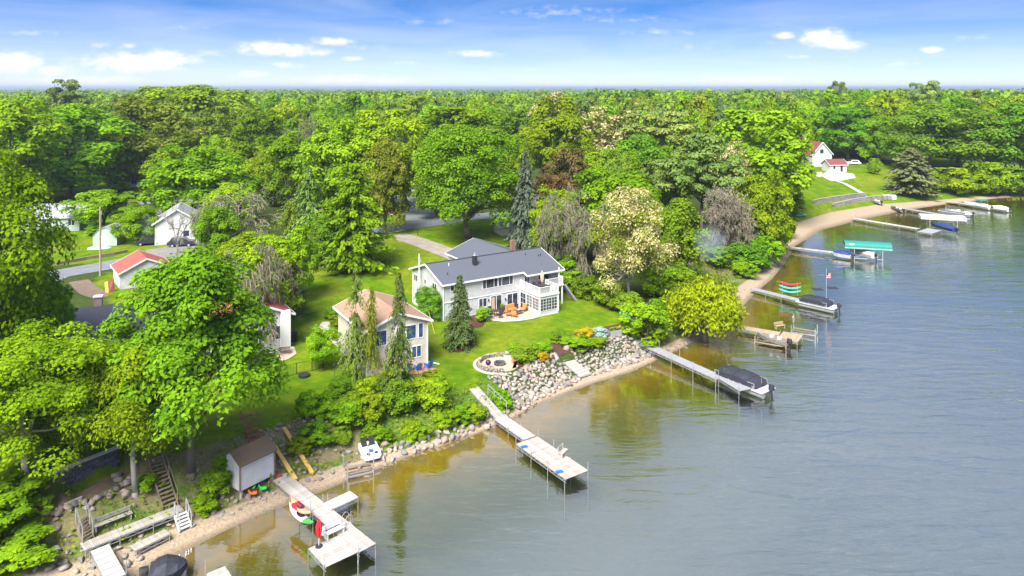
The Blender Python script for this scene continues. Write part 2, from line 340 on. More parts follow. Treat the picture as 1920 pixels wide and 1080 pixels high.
def inpoly(x, y, poly):
    r = np.zeros(np.shape(x), bool); n = len(poly)
    for i in range(n):
        x0, y0 = poly[i][:2]; x1, y1 = poly[(i+1) % n][:2]
        if y0 == y1: continue
        c = (y0 > y) != (y1 > y); r ^= c & (x < (x1-x0)*(y-y0)/(y1-y0)+x0)
    return r
def pxpoly(pts): return [tuple(G(a, b)) for a, b in pts]

def build_ground():
    d, par, s = GD, GP, GS; b = par[:, 0]; w = par[:, 1]; x, y = gx.ravel(), gy.ravel()
    sand = (1 - sstep(.75, 1.15, d / b)) * (d > -60)
    nb = 4; rip = (d > b*.9) & (d < b + w*.98) & (s > nb+10.45) & (s < nb+14.2)
    wild = np.zeros_like(d)                                                   # index offset of SH inside the polyline
    bank = (d > 0) & (d < b + w*1.05)
    left = bank & (s < nb + 10.5); wild[left] = 1
    rt = (d > 0) & (d < b + w*1.3) & (s > nb+14.3) & (s < nb+21.5); wild[rt] = .9
    soil = np.where(bank & (s < nb + 6.6), .75, 0.0); soil = np.maximum(soil, np.where(rt, .55, 0))
    # woodland floor: away from the mown places
    lawn = [[(560,470),(600,720),(480,800),(880,770),(980,770),(1010,690),(1160,610),(1190,590),(1070,530),(1000,480),(980,420),(900,405),(720,395),(720,470)],
            [(85,430),(80,500),(330,480),(420,470),(420,440),(250,400),(95,400)], [(110,390),(290,380),(290,325),(110,340)], [(200,510),(170,530),(230,600),(300,560),(300,520)],
            [(500,800),(640,720),(650,610),(560,590),(500,640)], [(1470,410),(1480,330),(1540,310),(1760,296),(1920,310),(1920,380),(1700,392)]]
    mown = np.zeros(x.shape, bool)
    for pl in lawn: mown |= inpoly(x, y, pxpoly(pl))
    floor = np.where((d > 9) & ~mown, 1.0, 0.0); floor[(d > 0) & (d < 22) & (s < nb+14)] *= .25
    floor[rip] = 1; sand[rip & (d > b*1.25)] = 0; wild[rip] = 0
    me = bpy.data.meshes.new('ground'); ny, nx = gx.shape
    vs = np.stack([x, y, GZ.ravel()], 1)
    idx = np.arange(ny*nx).reshape(ny, nx); q = np.stack([idx[:-1,:-1], idx[:-1,1:], idx[1:,1:], idx[1:,:-1]], -1).reshape(-1, 4)
    me.vertices.add(len(vs)); me.vertices.foreach_set('co', vs.ravel()); me.loops.add(q.size); me.loops.foreach_set('vertex_index', q.ravel().astype(np.int32))
    me.polygons.add(len(q)); me.polygons.foreach_set('loop_start', np.arange(0, q.size, 4, dtype=np.int32)); me.polygons.foreach_set('use_smooth', [True]*len(q))
    for nm, arr in (('sand', sand), ('wild', np.clip(wild, 0, 1)), ('soil', soil), ('woodfloor', floor)):
        a = me.attributes.new(nm, 'FLOAT', 'POINT'); a.data.foreach_set('value', np.asarray(arr, np.float32))
    me.update(); me.validate()
    m, N, L = newmat('ground_cover'); geo = N.new('ShaderNodeNewGeometry'); pos = geo.outputs['Position']
    A = lambda n: (lambda q: (setattr(q, 'attribute_name', n), q.outputs['Fac'])[1])(N.new('ShaderNodeAttribute'))
    f1 = noise(N, L, pos, .35, 5, .6); f2 = noise(N, L, pos, 2.6, 4, .7); f3 = noise(N, L, pos, .11, 3); f5 = noise(N, L, pos, .9, 5, .7); f4 = noise(N, L, pos, 5.5, 6, .85)
    grass = ramp(N, L, f1, [(.3, (.050, .125, .003)), (.5, (.110, .200, .004)), (.68, (.20, .25, .010))])
    grass = mixc(N, L, ramp(N, L, f3, [(.44, (0,0,0)), (.66, (.75,.75,.75))]), grass, (.21, .215, .02))
    grass = mixc(N, L, mth(N, L, 'MULTIPLY', mth(N, L, 'SUBTRACT', f5, .38), 2.6, clamp=True), grass, (.058, .125, .004))
    wildc = ramp(N, L, f2, [(.3, (.035, .085, .012)), (.52, (.09, .16, .02)), (.7, (.20, .20, .055))])
    soilc = ramp(N, L, f4, [(.3, (.13, .085, .055)), (.55, (.27, .20, .13)), (.75, (.40, .34, .27))])
    sandc = ramp(N, L, f4, [(.3, (.17, .125, .085)), (.48, (.33, .255, .175)), (.6, (.42, .34, .25)), (.75, (.52, .46, .38))])
    floorc = ramp(N, L, f2, [(.3, (.025, .045, .010)), (.6, (.06, .085, .02)), (.8, (.11, .09, .045))])
    c = mixc(N, L, A('woodfloor'), grass, floorc); c = mixc(N, L, A('wild'), c, wildc)
    c = mixc(N, L, mth(N, L, 'MULTIPLY', A('soil'), mth(N, L, 'MULTIPLY', mth(N, L, 'SUBTRACT', f1, .36), 5, clamp=True)), c, soilc)
    c = mixc(N, L, mth(N, L, 'MULTIPLY', mth(N, L, 'ADD', mth(N, L, 'MULTIPLY', A('sand'), 1.6), mth(N, L, 'SUBTRACT', f2, .75)), 2.2, clamp=True), c, sandc)
    # lake bed: sand edge, then weed; deep water's scattered light painted into the colour
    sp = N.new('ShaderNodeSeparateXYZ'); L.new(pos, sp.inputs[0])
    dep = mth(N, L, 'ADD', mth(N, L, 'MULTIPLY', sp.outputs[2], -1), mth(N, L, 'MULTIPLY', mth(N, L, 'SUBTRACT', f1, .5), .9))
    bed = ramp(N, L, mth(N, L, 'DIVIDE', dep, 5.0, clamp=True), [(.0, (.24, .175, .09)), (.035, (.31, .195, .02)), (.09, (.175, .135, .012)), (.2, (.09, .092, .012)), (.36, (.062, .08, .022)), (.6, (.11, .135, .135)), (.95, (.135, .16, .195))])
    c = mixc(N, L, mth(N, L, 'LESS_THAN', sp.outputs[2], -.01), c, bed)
    wet = mth(N, L, 'MULTIPLY', mth(N, L, 'SUBTRACT', .13, sp.outputs[2]), 9, clamp=True); wet = mth(N, L, 'MULTIPLY', wet, mth(N, L, 'GREATER_THAN', sp.outputs[2], -.01)); c = mixc(N, L, mth(N, L, 'MULTIPLY', wet, .6), c, (.10, .075, .05))
    prin(N, L, c, .9, bumpn(N, L, mth(N, L, 'ADD', f2, f4), .6, .05), 0, .04)
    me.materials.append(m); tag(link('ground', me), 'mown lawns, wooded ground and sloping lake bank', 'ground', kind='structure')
build_ground()

def build_water():
    m, N, L = newmat('lake_water'); geo = N.new('ShaderNodeNewGeometry'); pos = geo.outputs['Position']
    def waves(sx, sy, rot, sc, det, rough=.55, dist=.6):
        mp = N.new('ShaderNodeMapping'); mp.inputs['Rotation'].default_value = (0, 0, rot); mp.inputs['Scale'].default_value = (sx, sy, 1); L.new(pos, mp.inputs[0])
        return noise(N, L, mp.outputs[0], sc, det, rough, dist)
    w1 = waves(.28, 1.0, .10, .85, 2); w2 = waves(.45, 1.5, -.2, 2.4, 3); w3 = waves(.25, .9, .2, .33, 2)
    h = mth(N, L, 'ADD', mth(N, L, 'ADD', mth(N, L, 'MULTIPLY', w1, 1.0), mth(N, L, 'MULTIPLY', w2, .22)), mth(N, L, 'MULTIPLY', w3, 1.1))
    # gusts: calm and ruffled patches
    gust = waves(.5, 1, .2, .035, 3); amp = mth(N, L, 'ADD', mth(N, L, 'MULTIPLY', mth(N, L, 'MULTIPLY', mth(N, L, 'SUBTRACT', gust, .35), 2.5, clamp=True), .8), .2)
    off = N.new('ShaderNodeAttribute'); off.attribute_name = 'offshore'; amp = mth(N, L, 'MULTIPLY', amp, mth(N, L, 'ADD', mth(N, L, 'MULTIPLY', off.outputs['Fac'], .8), .2))
    b = N.new('ShaderNodeBump'); b.inputs['Distance'].default_value = .26; L.new(amp, b.inputs['Strength']); L.new(h, b.inputs['Height'])
    gl = N.new('ShaderNodeBsdfGlossy'); gl.inputs['Roughness'].default_value = .035; gl.inputs['Color'].default_value = (1, .98, .94, 1); L.new(b.outputs[0], gl.inputs['Normal'])
    tr = N.new('ShaderNodeBsdfTransparent'); tr.inputs['Color'].default_value = (.9, .92, .8, 1)
    lw = N.new('ShaderNodeLayerWeight'); L.new(b.outputs[0], lw.inputs['Normal'])
    fac = ramp(N, L, lw.outputs['Facing'], [(.3, (.18,)*3), (.55, (.38,)*3), (.7, (.54,)*3), (.85, (.80,)*3), (1.0, (.96,)*3)])
    mx = N.new('ShaderNodeMixShader'); L.new(fac, mx.inputs[0]); L.new(tr.outputs[0], mx.inputs[1]); L.new(gl.outputs[0], mx.inputs[2])
    o = N.new('ShaderNodeOutputMaterial'); L.new(mx.outputs[0], o.inputs[0])
    xs = GXS[(GXS > -800) & (GXS < 3000)][::3]; ys = GYS[GYS < 420][::3]; wx, wy = np.meshgrid(xs, ys); d, _, _ = shore_info(wx, wy); ny, nx = wx.shape
    idx = np.arange(ny*nx).reshape(ny, nx); q = np.stack([idx[:-1,:-1], idx[:-1,1:], idx[1:,1:], idx[1:,:-1]], -1).reshape(-1, 4)
    me = bpy.data.meshes.new('lake_water'); me.from_pydata(np.stack([wx.ravel(), wy.ravel(), 0*wx.ravel()], 1).tolist(), [], q.tolist()); me.materials.append(m)
    at = me.attributes.new('offshore', 'FLOAT', 'POINT'); at.data.foreach_set('value', np.clip((-d-4)/26, 0, 1).astype(np.float32))
    tag(link('lake_water', me), 'calm rippled lake water reflecting sky and trees', 'lake', kind='structure')
build_water()

def sheet(name, poly, m, dz=.03, step=1.0, kind='structure', label=None, cat=None, parent=None):
    """thin surface laid over the ground"""
    bm = bmesh.new(); vs = [bm.verts.new((p[0], p[1], 0)) for p in poly]; bm.faces.new(vs)
    xs = [p[0] for p in poly]; ys = [p[1] for p in poly]
    for ax, lo, hi in ((0, min(xs), max(xs)), (1, min(ys), max(ys))):
        c = lo + step
        while c < hi:
            co = (c, 0, 0) if ax == 0 else (0, c, 0); no = (1, 0, 0) if ax == 0 else (0, 1, 0)
            bmesh.ops.bisect_plane(bm, geom=bm.verts[:]+bm.edges[:]+bm.faces[:], plane_co=co, plane_no=no); c += step
    for v in bm.verts: v.co.z = gz(v.co.x, v.co.y) + dz
    bmesh.ops.triangulate(bm, faces=bm.faces[:]); bmesh.ops.recalc_face_normals(bm, faces=bm.faces)
    for f in bm.faces:
        if f.normal.z < 0: f.normal_flip()
    me = bpy.data.meshes.new(name); bm.to_mesh(me); bm.free(); me.materials.append(m)
    o = link(name, me, parent); return tag(o, label, cat, kind=kind) if parent is None else o
def strip(name, cl, width, m, dz=.03, **k):
    pts = [Vector((p[0], p[1])) for p in cl]; l, r = [], []
    for i, p in enumerate(pts):
        a = pts[max(i-1, 0)]; b = pts[min(i+1, len(pts)-1)]; d = (b-a).normalized(); n = Vector((-d.y, d.x))
        l.append(p + n*width/2); r.append(p - n*width/2)
    return sheet(name, [tuple(q) for q in l + r[::-1]], m, dz, **k)
# ------------------------------------------------------------------ vegetation
L_MAPLE = leafmat('maple_leaves', (0.082, 0.186, 0.009), (0.208, 0.377, 0.014)); L_LIME = leafmat('lime_leaves', (0.114, 0.214, 0.007), (0.270, 0.412, 0.012)); L_DARK = leafmat('dark_leaves', (0.095, 0.199, 0.012), (0.233, 0.378, 0.020))
L_MID = leafmat('mid_leaves', (0.120, 0.229, 0.007), (0.299, 0.466, 0.014)); L_OLIVE = leafmat('olive_leaves', (0.124, 0.184, 0.014), (0.292, 0.366, 0.036)); L_WILLOW = leafmat('willow_leaves', (0.185, 0.277, 0.007), (0.393, 0.506, 0.013))
L_SPR = leafmat('spruce_needles', (0.051, 0.094, 0.023), (0.145, 0.217, 0.065), trans=.1); L_BLUE = leafmat('blue_spruce_needles', (.055, .078, .042), (.14, .17, .115), trans=.1); L_PINE = leafmat('pine_needles', (0.073, 0.120, 0.020), (0.203, 0.279, 0.058), trans=.12)
L_BLOOM = leafmat('blossoming_leaves', (0.104, 0.156, 0.013), (0.234, 0.299, 0.033), flower=(.62, .53, .30)); L_COPPER = leafmat('copper_leaves', (0.065, 0.051, 0.017), (0.203, 0.145, 0.058)); L_YEL = leafmat('golden_leaves', (0.340, 0.270, 0.010), (0.620, 0.500, 0.020)); L_DUSK = leafmat('dull_brown_green_needles', (0.072, 0.102, 0.036), (0.189, 0.225, 0.087), trans=.1)
L_BLUSH = leafmat('blue_grey_needles', (0.174, 0.275, 0.246), (0.406, 0.536, 0.507), trans=.1); L_FAR = leafmat('far_leaves', (0.082, 0.162, 0.013), (0.234, 0.361, 0.022))

def unit(v): return v / np.maximum(np.linalg.norm(v, axis=1, keepdims=True), 1e-9)
def cards(pos, nrm, size, aspect=.62, droop=None, r=rng):
    """leaf-clump faces: one bent diamond of two triangles each"""
    n = len(pos); nrm = unit(nrm)
    a = unit(np.cross(nrm, unit(r.normal(size=(n, 3))))) if droop is None else unit(droop - nrm*np.sum(droop*nrm, 1, keepdims=True)*.7)
    b = np.cross(nrm, a); s = size[:, None] if np.ndim(size) else size
    v = np.stack([pos - a*s, pos - b*s*aspect - nrm*s*.12, pos + a*s, pos + b*s*aspect - nrm*s*.12], 1).reshape(-1, 3)
    return v
def card_mesh(name, v, m, tint, flower=None):
    n = len(v)//4; me = bpy.data.meshes.new(name)
    me.vertices.add(n*4); me.vertices.foreach_set('co', v.astype(np.float32).ravel()); me.loops.add(n*4); me.loops.foreach_set('vertex_index', np.arange(n*4, dtype=np.int32))
    me.polygons.add(n); me.polygons.foreach_set('loop_start', np.arange(0, n*4, 4, dtype=np.int32))
    a = me.attributes.new('tint', 'FLOAT', 'FACE'); a.data.foreach_set('value', np.clip(tint, 0, 1.3).astype(np.float32))
    if flower is not None:
        a = me.attributes.new('flower', 'FLOAT', 'FACE'); a.data.foreach_set('value', flower.astype(np.float32))
    me.materials.append(m); me.update(); me.validate(); return me
def sph(n, r): return unit(r.normal(size=(n, 3)))

def leafy(seed, n, K, size, base=.22, shape='dome', lobe=(.10, .17), flat=.8, hole=.0):
    """crown of a broadleaved tree in unit size (height 1, width 1): leaf faces on many small lobes"""
    r = np.random.default_rng(seed); d = sph(K, r); d[:, 2] = np.where(d[:, 2] < -.8, -d[:, 2]*.6, d[:, 2]); d = unit(d)
    hz = (1-base)/2; c0 = np.array([0, 0, base + hz])
    rad = np.where(r.random(K) < .78, r.uniform(.68, .90, K), r.uniform(.15, .62, K))
    if shape == 'oval': ex = np.array([.42, .42, hz])
    elif shape == 'vase': ex = np.array([.46, .46, hz])
    else: ex = np.array([.44, .44, hz])
    bulge = 1 + .16*np.sin(3*np.arctan2(d[:, 1], d[:, 0]) + seed) + .10*np.sin(5*d[:, 2] + seed*2)
    C = c0 + d*ex*(rad*bulge)[:, None]
    if shape == 'vase': k = .55 + .75*np.clip((C[:, 2]-base)/(1-base), 0, 1); C[:, :2] *= k[:, None]
    if shape == 'oval': C[:, :2] *= (1.12 - .35*np.abs((C[:, 2]-base)/(1-base) - .42))[:, None]
    if shape == 'egg': C[:, :2] *= (1.40 - 1.08*np.clip((C[:, 2]-base)/(1-base), 0, 1))[:, None]
    R = r.uniform(*lobe, K); lt = np.clip(r.normal(.5, .2, K), .05, 1)
    li = r.integers(0, K, n); dd = sph(n, r); dd[:, 2] = np.where((dd[:, 2] < -.2) & (r.random(n) < .75), -dd[:, 2], dd[:, 2])
    out = unit(C[li] - c0*np.array([1, 1, .8])); dd = unit(dd + .45*out)
    pos = C[li] + dd*(R[li]*r.uniform(.62, 1.08, n))[:, None]*np.array([1, 1, flat])
    pos[:, 2] = np.clip(pos[:, 2], base*.75+.01, 1.02)
    nrm = dd*.8 + np.array([0, 0, .45]) + r.normal(size=(n, 3))*.27
    v = cards(pos, nrm, size*r.uniform(.6, 1.35, n), r=r)
    tint = lt[li] + r.normal(0, .16, n)
    return v, tint, C, li, r
def woody(C, seed, rt=.028, K=9, base=.22, n=6):
    r = random.Random(seed); mb = MB(); fork = Vector((r.uniform(-.02, .02), r.uniform(-.02, .02), base*1.15))
    mb.tube((0, 0, -.03), (0, 0, .02), rt*1.5, rt*1.1, n+2); mb.tube((0, 0, .02), fork, rt*1.1, rt*.8, n+2)
    top = fork + Vector((r.uniform(-.05, .05), r.uniform(-.05, .05), .35)); mb.tube(fork, top, rt*.75, rt*.3, n)
    for i in r.sample(range(len(C)), min(K, len(C))):
        e = Vector(C[i]); q = fork.lerp(top, r.uniform(0, .6)); mid = q.lerp(e, .5) + Vector((0, 0, -.02))
        mb.tube(q, mid, rt*.42, rt*.28, n-1); mb.tube(mid, e, rt*.28, rt*.1, n-1)
    return mb
def conifer(seed, n, size, whorls=26, rad=.5, base=.04, droop=.25, gap=0.0, power=.85, ragged=.15):
    r = np.random.default_rng(seed); pos, nr, dr, sz, tn = [], [], [], [], []
    per = max(3, n//(whorls*9))
    for w in range(whorls):
        t = (w + r.uniform(-.3, .3))/whorls; z0 = base + (1-base)*t
        if gap and r.random() < gap: continue
        for k in range(9):
            a = r.uniform(0, 2*pi); ln = rad*(1-t)**power*r.uniform(1-ragged*2, 1+ragged) + .015; lt = r.normal(.5, .22)
            u = np.linspace(.18, 1, per) + r.uniform(-.06, .06, per); uu = np.clip(u, 0.08, 1.05)
            p = np.stack([np.cos(a)*ln*uu, np.sin(a)*ln*uu, z0 - droop*ln*uu**1.6 + .06*ln], 1) + r.normal(0, .012+.10*ln*.3, (per, 3))*np.array([1, 1, .5])
            pos.append(p); nr.append(np.tile([np.cos(a)*.5, np.sin(a)*.5, .9], (per, 1)) + r.normal(0, .4, (per, 3))); dr.append(np.tile([np.cos(a), np.sin(a), -droop*1.3], (per, 1)) + r.normal(0, .3, (per, 3)))
            sz.append(size*r.uniform(.7, 1.3, per)*(1.1-.55*t)); tn.append(lt + .25*(uu-.5) + r.normal(0, .12, per))
    pos = np.concatenate(pos); v = cards(pos, np.concatenate(nr), np.concatenate(sz), .5, np.concatenate(dr), r)
    return v, np.concatenate(tn)
def bare(seed, depth=5, droop=.0, spread=.55, kids=4, rt=.022, length=.30):
    r = random.Random(seed); mb = MB()
    def go(p, d, ln, rad, lev):
        q = p
        for s in range(2):
            d = (d + Vector((r.uniform(-.2, .2), r.uniform(-.2, .2), r.uniform(-.1, .1) - droop*(depth-lev)*.16))).normalized(); e = q + d*ln/2; mb.tube(q, e, rad*(1-.2*s), rad*(.8-.2*s), 4 if rad > .004 else 3); q = e
        if lev == 0: return
        for k in range(kids if lev > 1 else kids+1):
            nd = (d + Vector((r.gauss(0, spread), r.gauss(0, spread), r.gauss(.05, spread*.7)))).normalized()
            go(p.lerp(q, r.uniform(.45, 1)), nd, ln*r.uniform(.55, .85), max(rad*.55, .0022), lev-1)
    go(Vector((0, 0, -.02)), Vector((0, 0, 1)), length, rt, depth)
    mb.f = [f for i, f in enumerate(mb.f) if not (len(f) == 3 or (len(f) == 4 and f[3] - f[0] in (3, -3) and abs(f[1]-f[0]) == 1))]      # open twig ends
    vs = np.array(mb.v); sx = np.ptp(vs[:, 0]); sy = np.ptp(vs[:, 1]); s = 1/max(sx, sy); top = vs[:, 2].max(); sc = np.array([s, s, 1/top]); mb.v = [tuple(p*sc) for p in vs]
    return mb

PROTO = {}
def proto(key, builder):
    if key not in PROTO: PROTO[key] = builder()
    return PROTO[key]
SPEC = {  # leaf material, crown shape, base, lobe sizes, flatten, bark, trunk radius
 'maple': (L_MAPLE, 'dome', .10, (.085, .14), .8, BARK, .03), 'lime': (L_LIME, 'dome', .06, (.09, .16), .8, BARK, .025), 'dark': (L_DARK, 'dome', .05, (.10, .16), .8, BARK, .025), 'mid': (L_MID, 'oval', .05, (.09, .15), .8, BARK, .025),
 'olive': (L_OLIVE, 'oval', .05, (.09, .15), .8, BARK, .025), 'copper': (L_COPPER, 'dome', .12, (.10, .16), .7, BARK, .025), 'bloom': (L_BLOOM, 'oval', .12, (.09, .15), .8, BARKL, .025), 'vase': (L_MID, 'vase', .25, (.09, .14), .7, BARK, .03),
 'shrub': (L_MID, 'dome', .02, (.08, .2), .9, BARK, .02), 'limeshrub': (L_LIME, 'dome', .02, (.08, .2), .9, BARK, .02), 'darkshrub': (L_DARK, 'dome', .02, (.13, .22), .9, BARK, .02), 'golden': (L_YEL, 'dome', .02, (.15, .22), .9, BARK, .02), 'bluebush': (L_BLUSH, 'dome', .02, (.15, .22), .9, BARK, .02),
 'high': (L_MID, 'dome', .22, (.09, .15), .8, BARKL, .02), 'highlime': (L_LIME, 'dome', .16, (.09, .15), .8, BARK, .02), 'foremaple': (L_MAPLE, 'egg', .19, (.07, .13), .8, BARK, .018),
 'pine': (L_PINE, 'oval', .28, (.09, .15), .42, BARK, .022)}
LOD = {'near': (36000, 130, .0112), 'mid': (13000, 85, .0195), 'far': (6500, 52, .027), 'bush': (1500, 26, .075), 'bushn': (4600, 46, .038)}
def leafproto(kind, lod, var):
    def mk():
        lm, shp, base, lobe, flat, bark, rt = SPEC[kind]; n, K, size = LOD[lod]; seed = hash_(kind + lod) + var*17
        if kind == 'pine': n = int(n*.75); K = int(K*.6)
        if kind == 'bloom': n = int(n*.62); K = int(K*.62)
        v, tint, C, li, r = leafy(seed, n, K, size, base, shp, lobe, flat)
        fl = None
        if kind == 'bloom':
            fl = ((r.random(n) < .5) & (v.reshape(-1, 4, 3)[:, 0, 2] > .1)).astype(float); fl *= (np.clip(r.normal(.5, .3, len(C)), 0, 1)[li] > .12)
        W = 1.0
        me = card_mesh(kind + '_crown', v, lm, tint, fl); tr = woody(C, seed, rt, 16 if lod == 'near' else 10, base).mesh(kind + '_trunk', bark, True)
        return me, tr
    return proto((kind, lod, var), mk)
def hash_(s):
    h = 7
    for ch in s: h = (h*31 + ord(ch)) % 100003
    return h
def coniferproto(kind, lod, var):
    def mk():
        m = {'spruce': L_SPR, 'bluespruce': L_BLUE, 'larch': L_MID, 'skinny': L_PINE, 'sparse': L_OLIVE, 'column': L_DUSK, 'cedar': L_DUSK}[kind]; seed = hash_(kind)+var; n = {'near': 15000, 'mid': 6500, 'far': 2200}[lod]; sz = {'near': .020, 'mid': .030, 'far': .05}[lod]
        if kind == 'spruce' or kind == 'bluespruce': v, t = conifer(seed, n, sz*1.25, 30, .5, .03, .22, 0, .8, .12)
        elif kind == 'larch': v, t = conifer(seed, n, sz*1.5, 30, .5, .06, .1, .05, .5, .28)
        elif kind == 'skinny': v, t = conifer(seed, n, sz*1.1, 30, .5, .06, .45, .26, .72, .45)
        elif kind == 'sparse': v, t = conifer(seed, int(n*.7), sz*1.15, 30, .5, .16, .35, .22, .45, .4)
        elif kind == 'column': v, t = conifer(seed, n, sz*1.4, 26, .5, .03, -.5, 0, .5, .1)
        else: v, t = conifer(seed, n*2, sz*1.5, 30, .5, .02, .05, 0, .6, .25)
        me = card_mesh(kind + '_crown', v, m, t); tr = MB().tube((0, 0, -.02), (0, 0, .97), .018 if kind != 'cedar' else .03, .003, 6).mesh(kind + '_trunk', BARKL if kind in ('skinny', 'sparse') else BARK, True)
        return me, tr
    return proto((kind, lod, var), mk)
def willowproto():
    def mk():
        r = np.random.default_rng(5); K = 60; d = sph(K, r); d[:, 2] = np.abs(d[:, 2])*1.0 - .1; C = np.array([0, 0, .5]) + d*np.array([.40, .40, .42])*r.uniform(.55, .95, K)[:, None]
        n = 15000; li = r.integers(0, K, n); pos = C[li] + r.normal(0, .045, (n, 3)) + np.array([0, 0, -1])*(r.random(n)**1.6*.24)[:, None]; pos[:, 2] = np.clip(pos[:, 2], .05, 1.02)
        out = unit(C[li] - np.array([0, 0, .4])); nrm = out + r.normal(0, .5, (n, 3)) + np.array([0, 0, .3]); dr = np.tile([0, 0, -1.0], (n, 1)) + r.normal(0, .45, (n, 3))
        v = cards(pos, nrm, .024*r.uniform(.7, 1.4, n), .42, dr, r); t = np.clip(r.normal(.55, .2, K), 0, 1)[li] + r.normal(0, .15, n)
        return card_mesh('willow_crown', v, L_WILLOW, t), woody(C, 9, .035, 14, .2).mesh('willow_trunk', BARK, True)
    return proto('willow', mk)
def bareproto(var, kind='bare'):
    def mk():
        if kind == 'bare': tw = bare(40+var, 6, .25, .6, 4, .022, .34)
        elif kind == 'weep': tw = bare(70+var, 6, .55, .7, 4, .02, .32)
        elif kind == 'dead': tw = bare(90+var, 5, 0, .38, 3, .03, .42)
        elif kind == 'fan': tw = bare(120+var, 6, .15, .75, 4, .018, .22)
        me = tw.mesh(kind+'_limbs', BARKL if kind == 'dead' else TWIG); r = np.random.default_rng(var); vs = np.array(tw.v); k = r.integers(0, len(vs), 1500); k = k[vs[k, 2] > .3]
        p = vs[k] + r.normal(0, .02, (len(k), 3)); lf = card_mesh(kind+'_leaves', cards(p, r.normal(size=p.shape)+np.array([0, 0, 1]), .018*r.uniform(.6, 1.3, len(k)), r=r), L_LIME, r.random(len(k))) if kind in ('bare', 'weep') else None
        return me, lf
    return proto((kind, var), mk)
def put_tree(name, label, cat, pos, w, h, kind, lod='mid', var=0, group=None, rz=None, lean=0.0):
    o = thing(name, label, cat, pos, random.uniform(0, 6.28) if rz is None else rz, group); o.scale = (w, w, h)
    if lean: o.rotation_euler.y = lean
    if kind in SPEC: me, tr = leafproto(kind, lod, var)
    elif kind == 'willow': me, tr = willowproto()
    elif kind in ('bare', 'weep', 'dead', 'fan'):
        me, lf = bareproto(var, kind); link('branches', me, o)
        if lf: link('leaves', lf, o)
        return o
    else: me, tr = coniferproto(kind, lod, var)
    link('crown', me, o); link('trunk', tr, o); return o
def tree(name, label, px, by, ty, wpx, kind, lod='mid', var=0, group=None, cat='tree', **k):
    g = G(px, by); s = g.y / F; h = (by-ty)*s*1.02; w = wpx*s*(1.12 if kind in SPEC and cat == 'tree' else 1.12 if kind in ('weep', 'bare', 'fan', 'dead') else 1.04)
    return put_tree(name, label, cat, (g.x, g.y, g.z - .05), w, h, kind, lod, var, group, **k)

# --- trees near the shore and round the houses -------------------------------------------------
T = tree
T('maple_tree', 'huge foreground maple with grey trunk beside the wooden shore stairs', 358, 892, 476, 362, 'foremaple', 'near', 0, rz=.4)
T('leafy_tree', 'pale trunked tree growing beside the boulder row and dark block wall', 253, 926, 640, 230, 'high', 'near', 1)
T('leafy_tree', 'lime green tree filling the lower left edge above the block wall', 50, 925, 632, 300, 'high', 'near', 0)
T('leafy_tree', 'very tall bright tree cut by the left edge of the picture', -62, 770, 300, 290, 'lime', 'near', 2)
T('leafy_tree', 'dark shaded tree left of the charcoal roofed house', 55, 700, 500, 135, 'dark', 'mid', 1)
T('leafy_tree', 'bright green tree in front of the charcoal roof at left', 150, 800, 660, 150, 'highlime', 'near', 1)
T('leafy_tree', 'bright leafy sapling inside the black wire fence', 604, 690, 614, 66, 'lime', 'mid', 0)
T('spruce_tree', 'tall droopy spruce against the left of the cream house', 667, 708, 502, 78, 'skinny', 'near', 0)
T('spruce_tree', 'thin nearly bare spruce between two thicker spruces at the cream house', 697, 710, 538, 40, 'sparse', 'mid', 0)
T('spruce_tree', 'ragged browning spruce in front of the cream house windows', 747, 745, 512, 82, 'skinny', 'near', 1)
T('spruce_tree', 'neat conical spruce in a mulch ring on the lawn', 862, 650, 515, 72, 'spruce', 'near', 0)
T('ornamental_tree', 'small dark leafy tree at the left wall of the grey house', 806, 600, 538, 50, 'dark', 'mid', 0)
T('weeping_tree', 'grey twiggy weeping tree with sparse leaves behind the big maple', 510, 640, 440, 195, 'weep', 'mid', 0)
T('weeping_tree', 'grey twiggy tree left of the tall feathery larch', 450, 470, 345, 180, 'weep', 'mid', 1)
T('leafy_tree', 'light green tree growing through grey twigs behind the big maple', 500, 610, 455, 130, 'lime', 'mid', 1)
T('leafy_tree', 'light green crown above the grey twiggy tree', 425, 455, 348, 95, 'lime', 'mid', 2)
T('dead_tree', 'bare white limbed dead tree by the red roofed garage', 331, 492, 362, 95, 'dead', 'mid', 0)
T('leafy_tree', 'small round tree beside the white outbuilding and parked cars', 258, 456, 384, 78, 'mid', 'mid', 2)
T('leafy_tree', 'dark broad tree behind the gambrel shed', 192, 432, 356, 115, 'maple', 'mid', 2)
T('leafy_tree', 'broad lime tree behind the white outbuilding', 375, 425, 272, 178, 'lime', 'mid', 0)
T('leafy_tree', 'airy tree with dark trunk behind the far left lawn', 128, 366, 198, 215, 'mid', 'mid', 0)
T('leafy_tree', 'large olive green tree beyond the left lawn', 283, 345, 184, 165, 'olive', 'mid', 0)
T('leafy_tree', 'bright tree at far left edge above the tallest edge tree', 15, 400, 190, 190, 'mid', 'mid', 0)
T('pine_tree', 'dark spreading pine rising over the left treetops', 122, 290, 152, 80, 'pine', 'mid', 0)
T('leafy_tree', 'wide dark domed tree reaching the horizon at left', 385, 310, 165, 190, 'dark', 'mid', 2)
T('leafy_tree', 'yellowish domed tree top left of the widest dome', 330, 300, 168, 150, 'lime', 'mid', 1)
T('leafy_tree', 'dull green tree below the wide horizon dome', 410, 330, 205, 105, 'olive', 'mid', 1)
T('leafy_tree', 'neat egg shaped green tree left of centre', 488, 352, 204, 112, 'maple', 'mid', 0)
T('leafy_tree', 'yellow green tree right of the egg shaped tree', 540, 395, 252, 100, 'lime', 'mid', 2)
T('arborvitae', 'narrow dark columnar evergreen left of the larch', 513, 388, 316, 40, 'column', 'mid', 0)
T('spruce_tree', 'dark shaggy spruce pair member left of the larch', 578, 478, 312, 95, 'skinny', 'mid', 2)
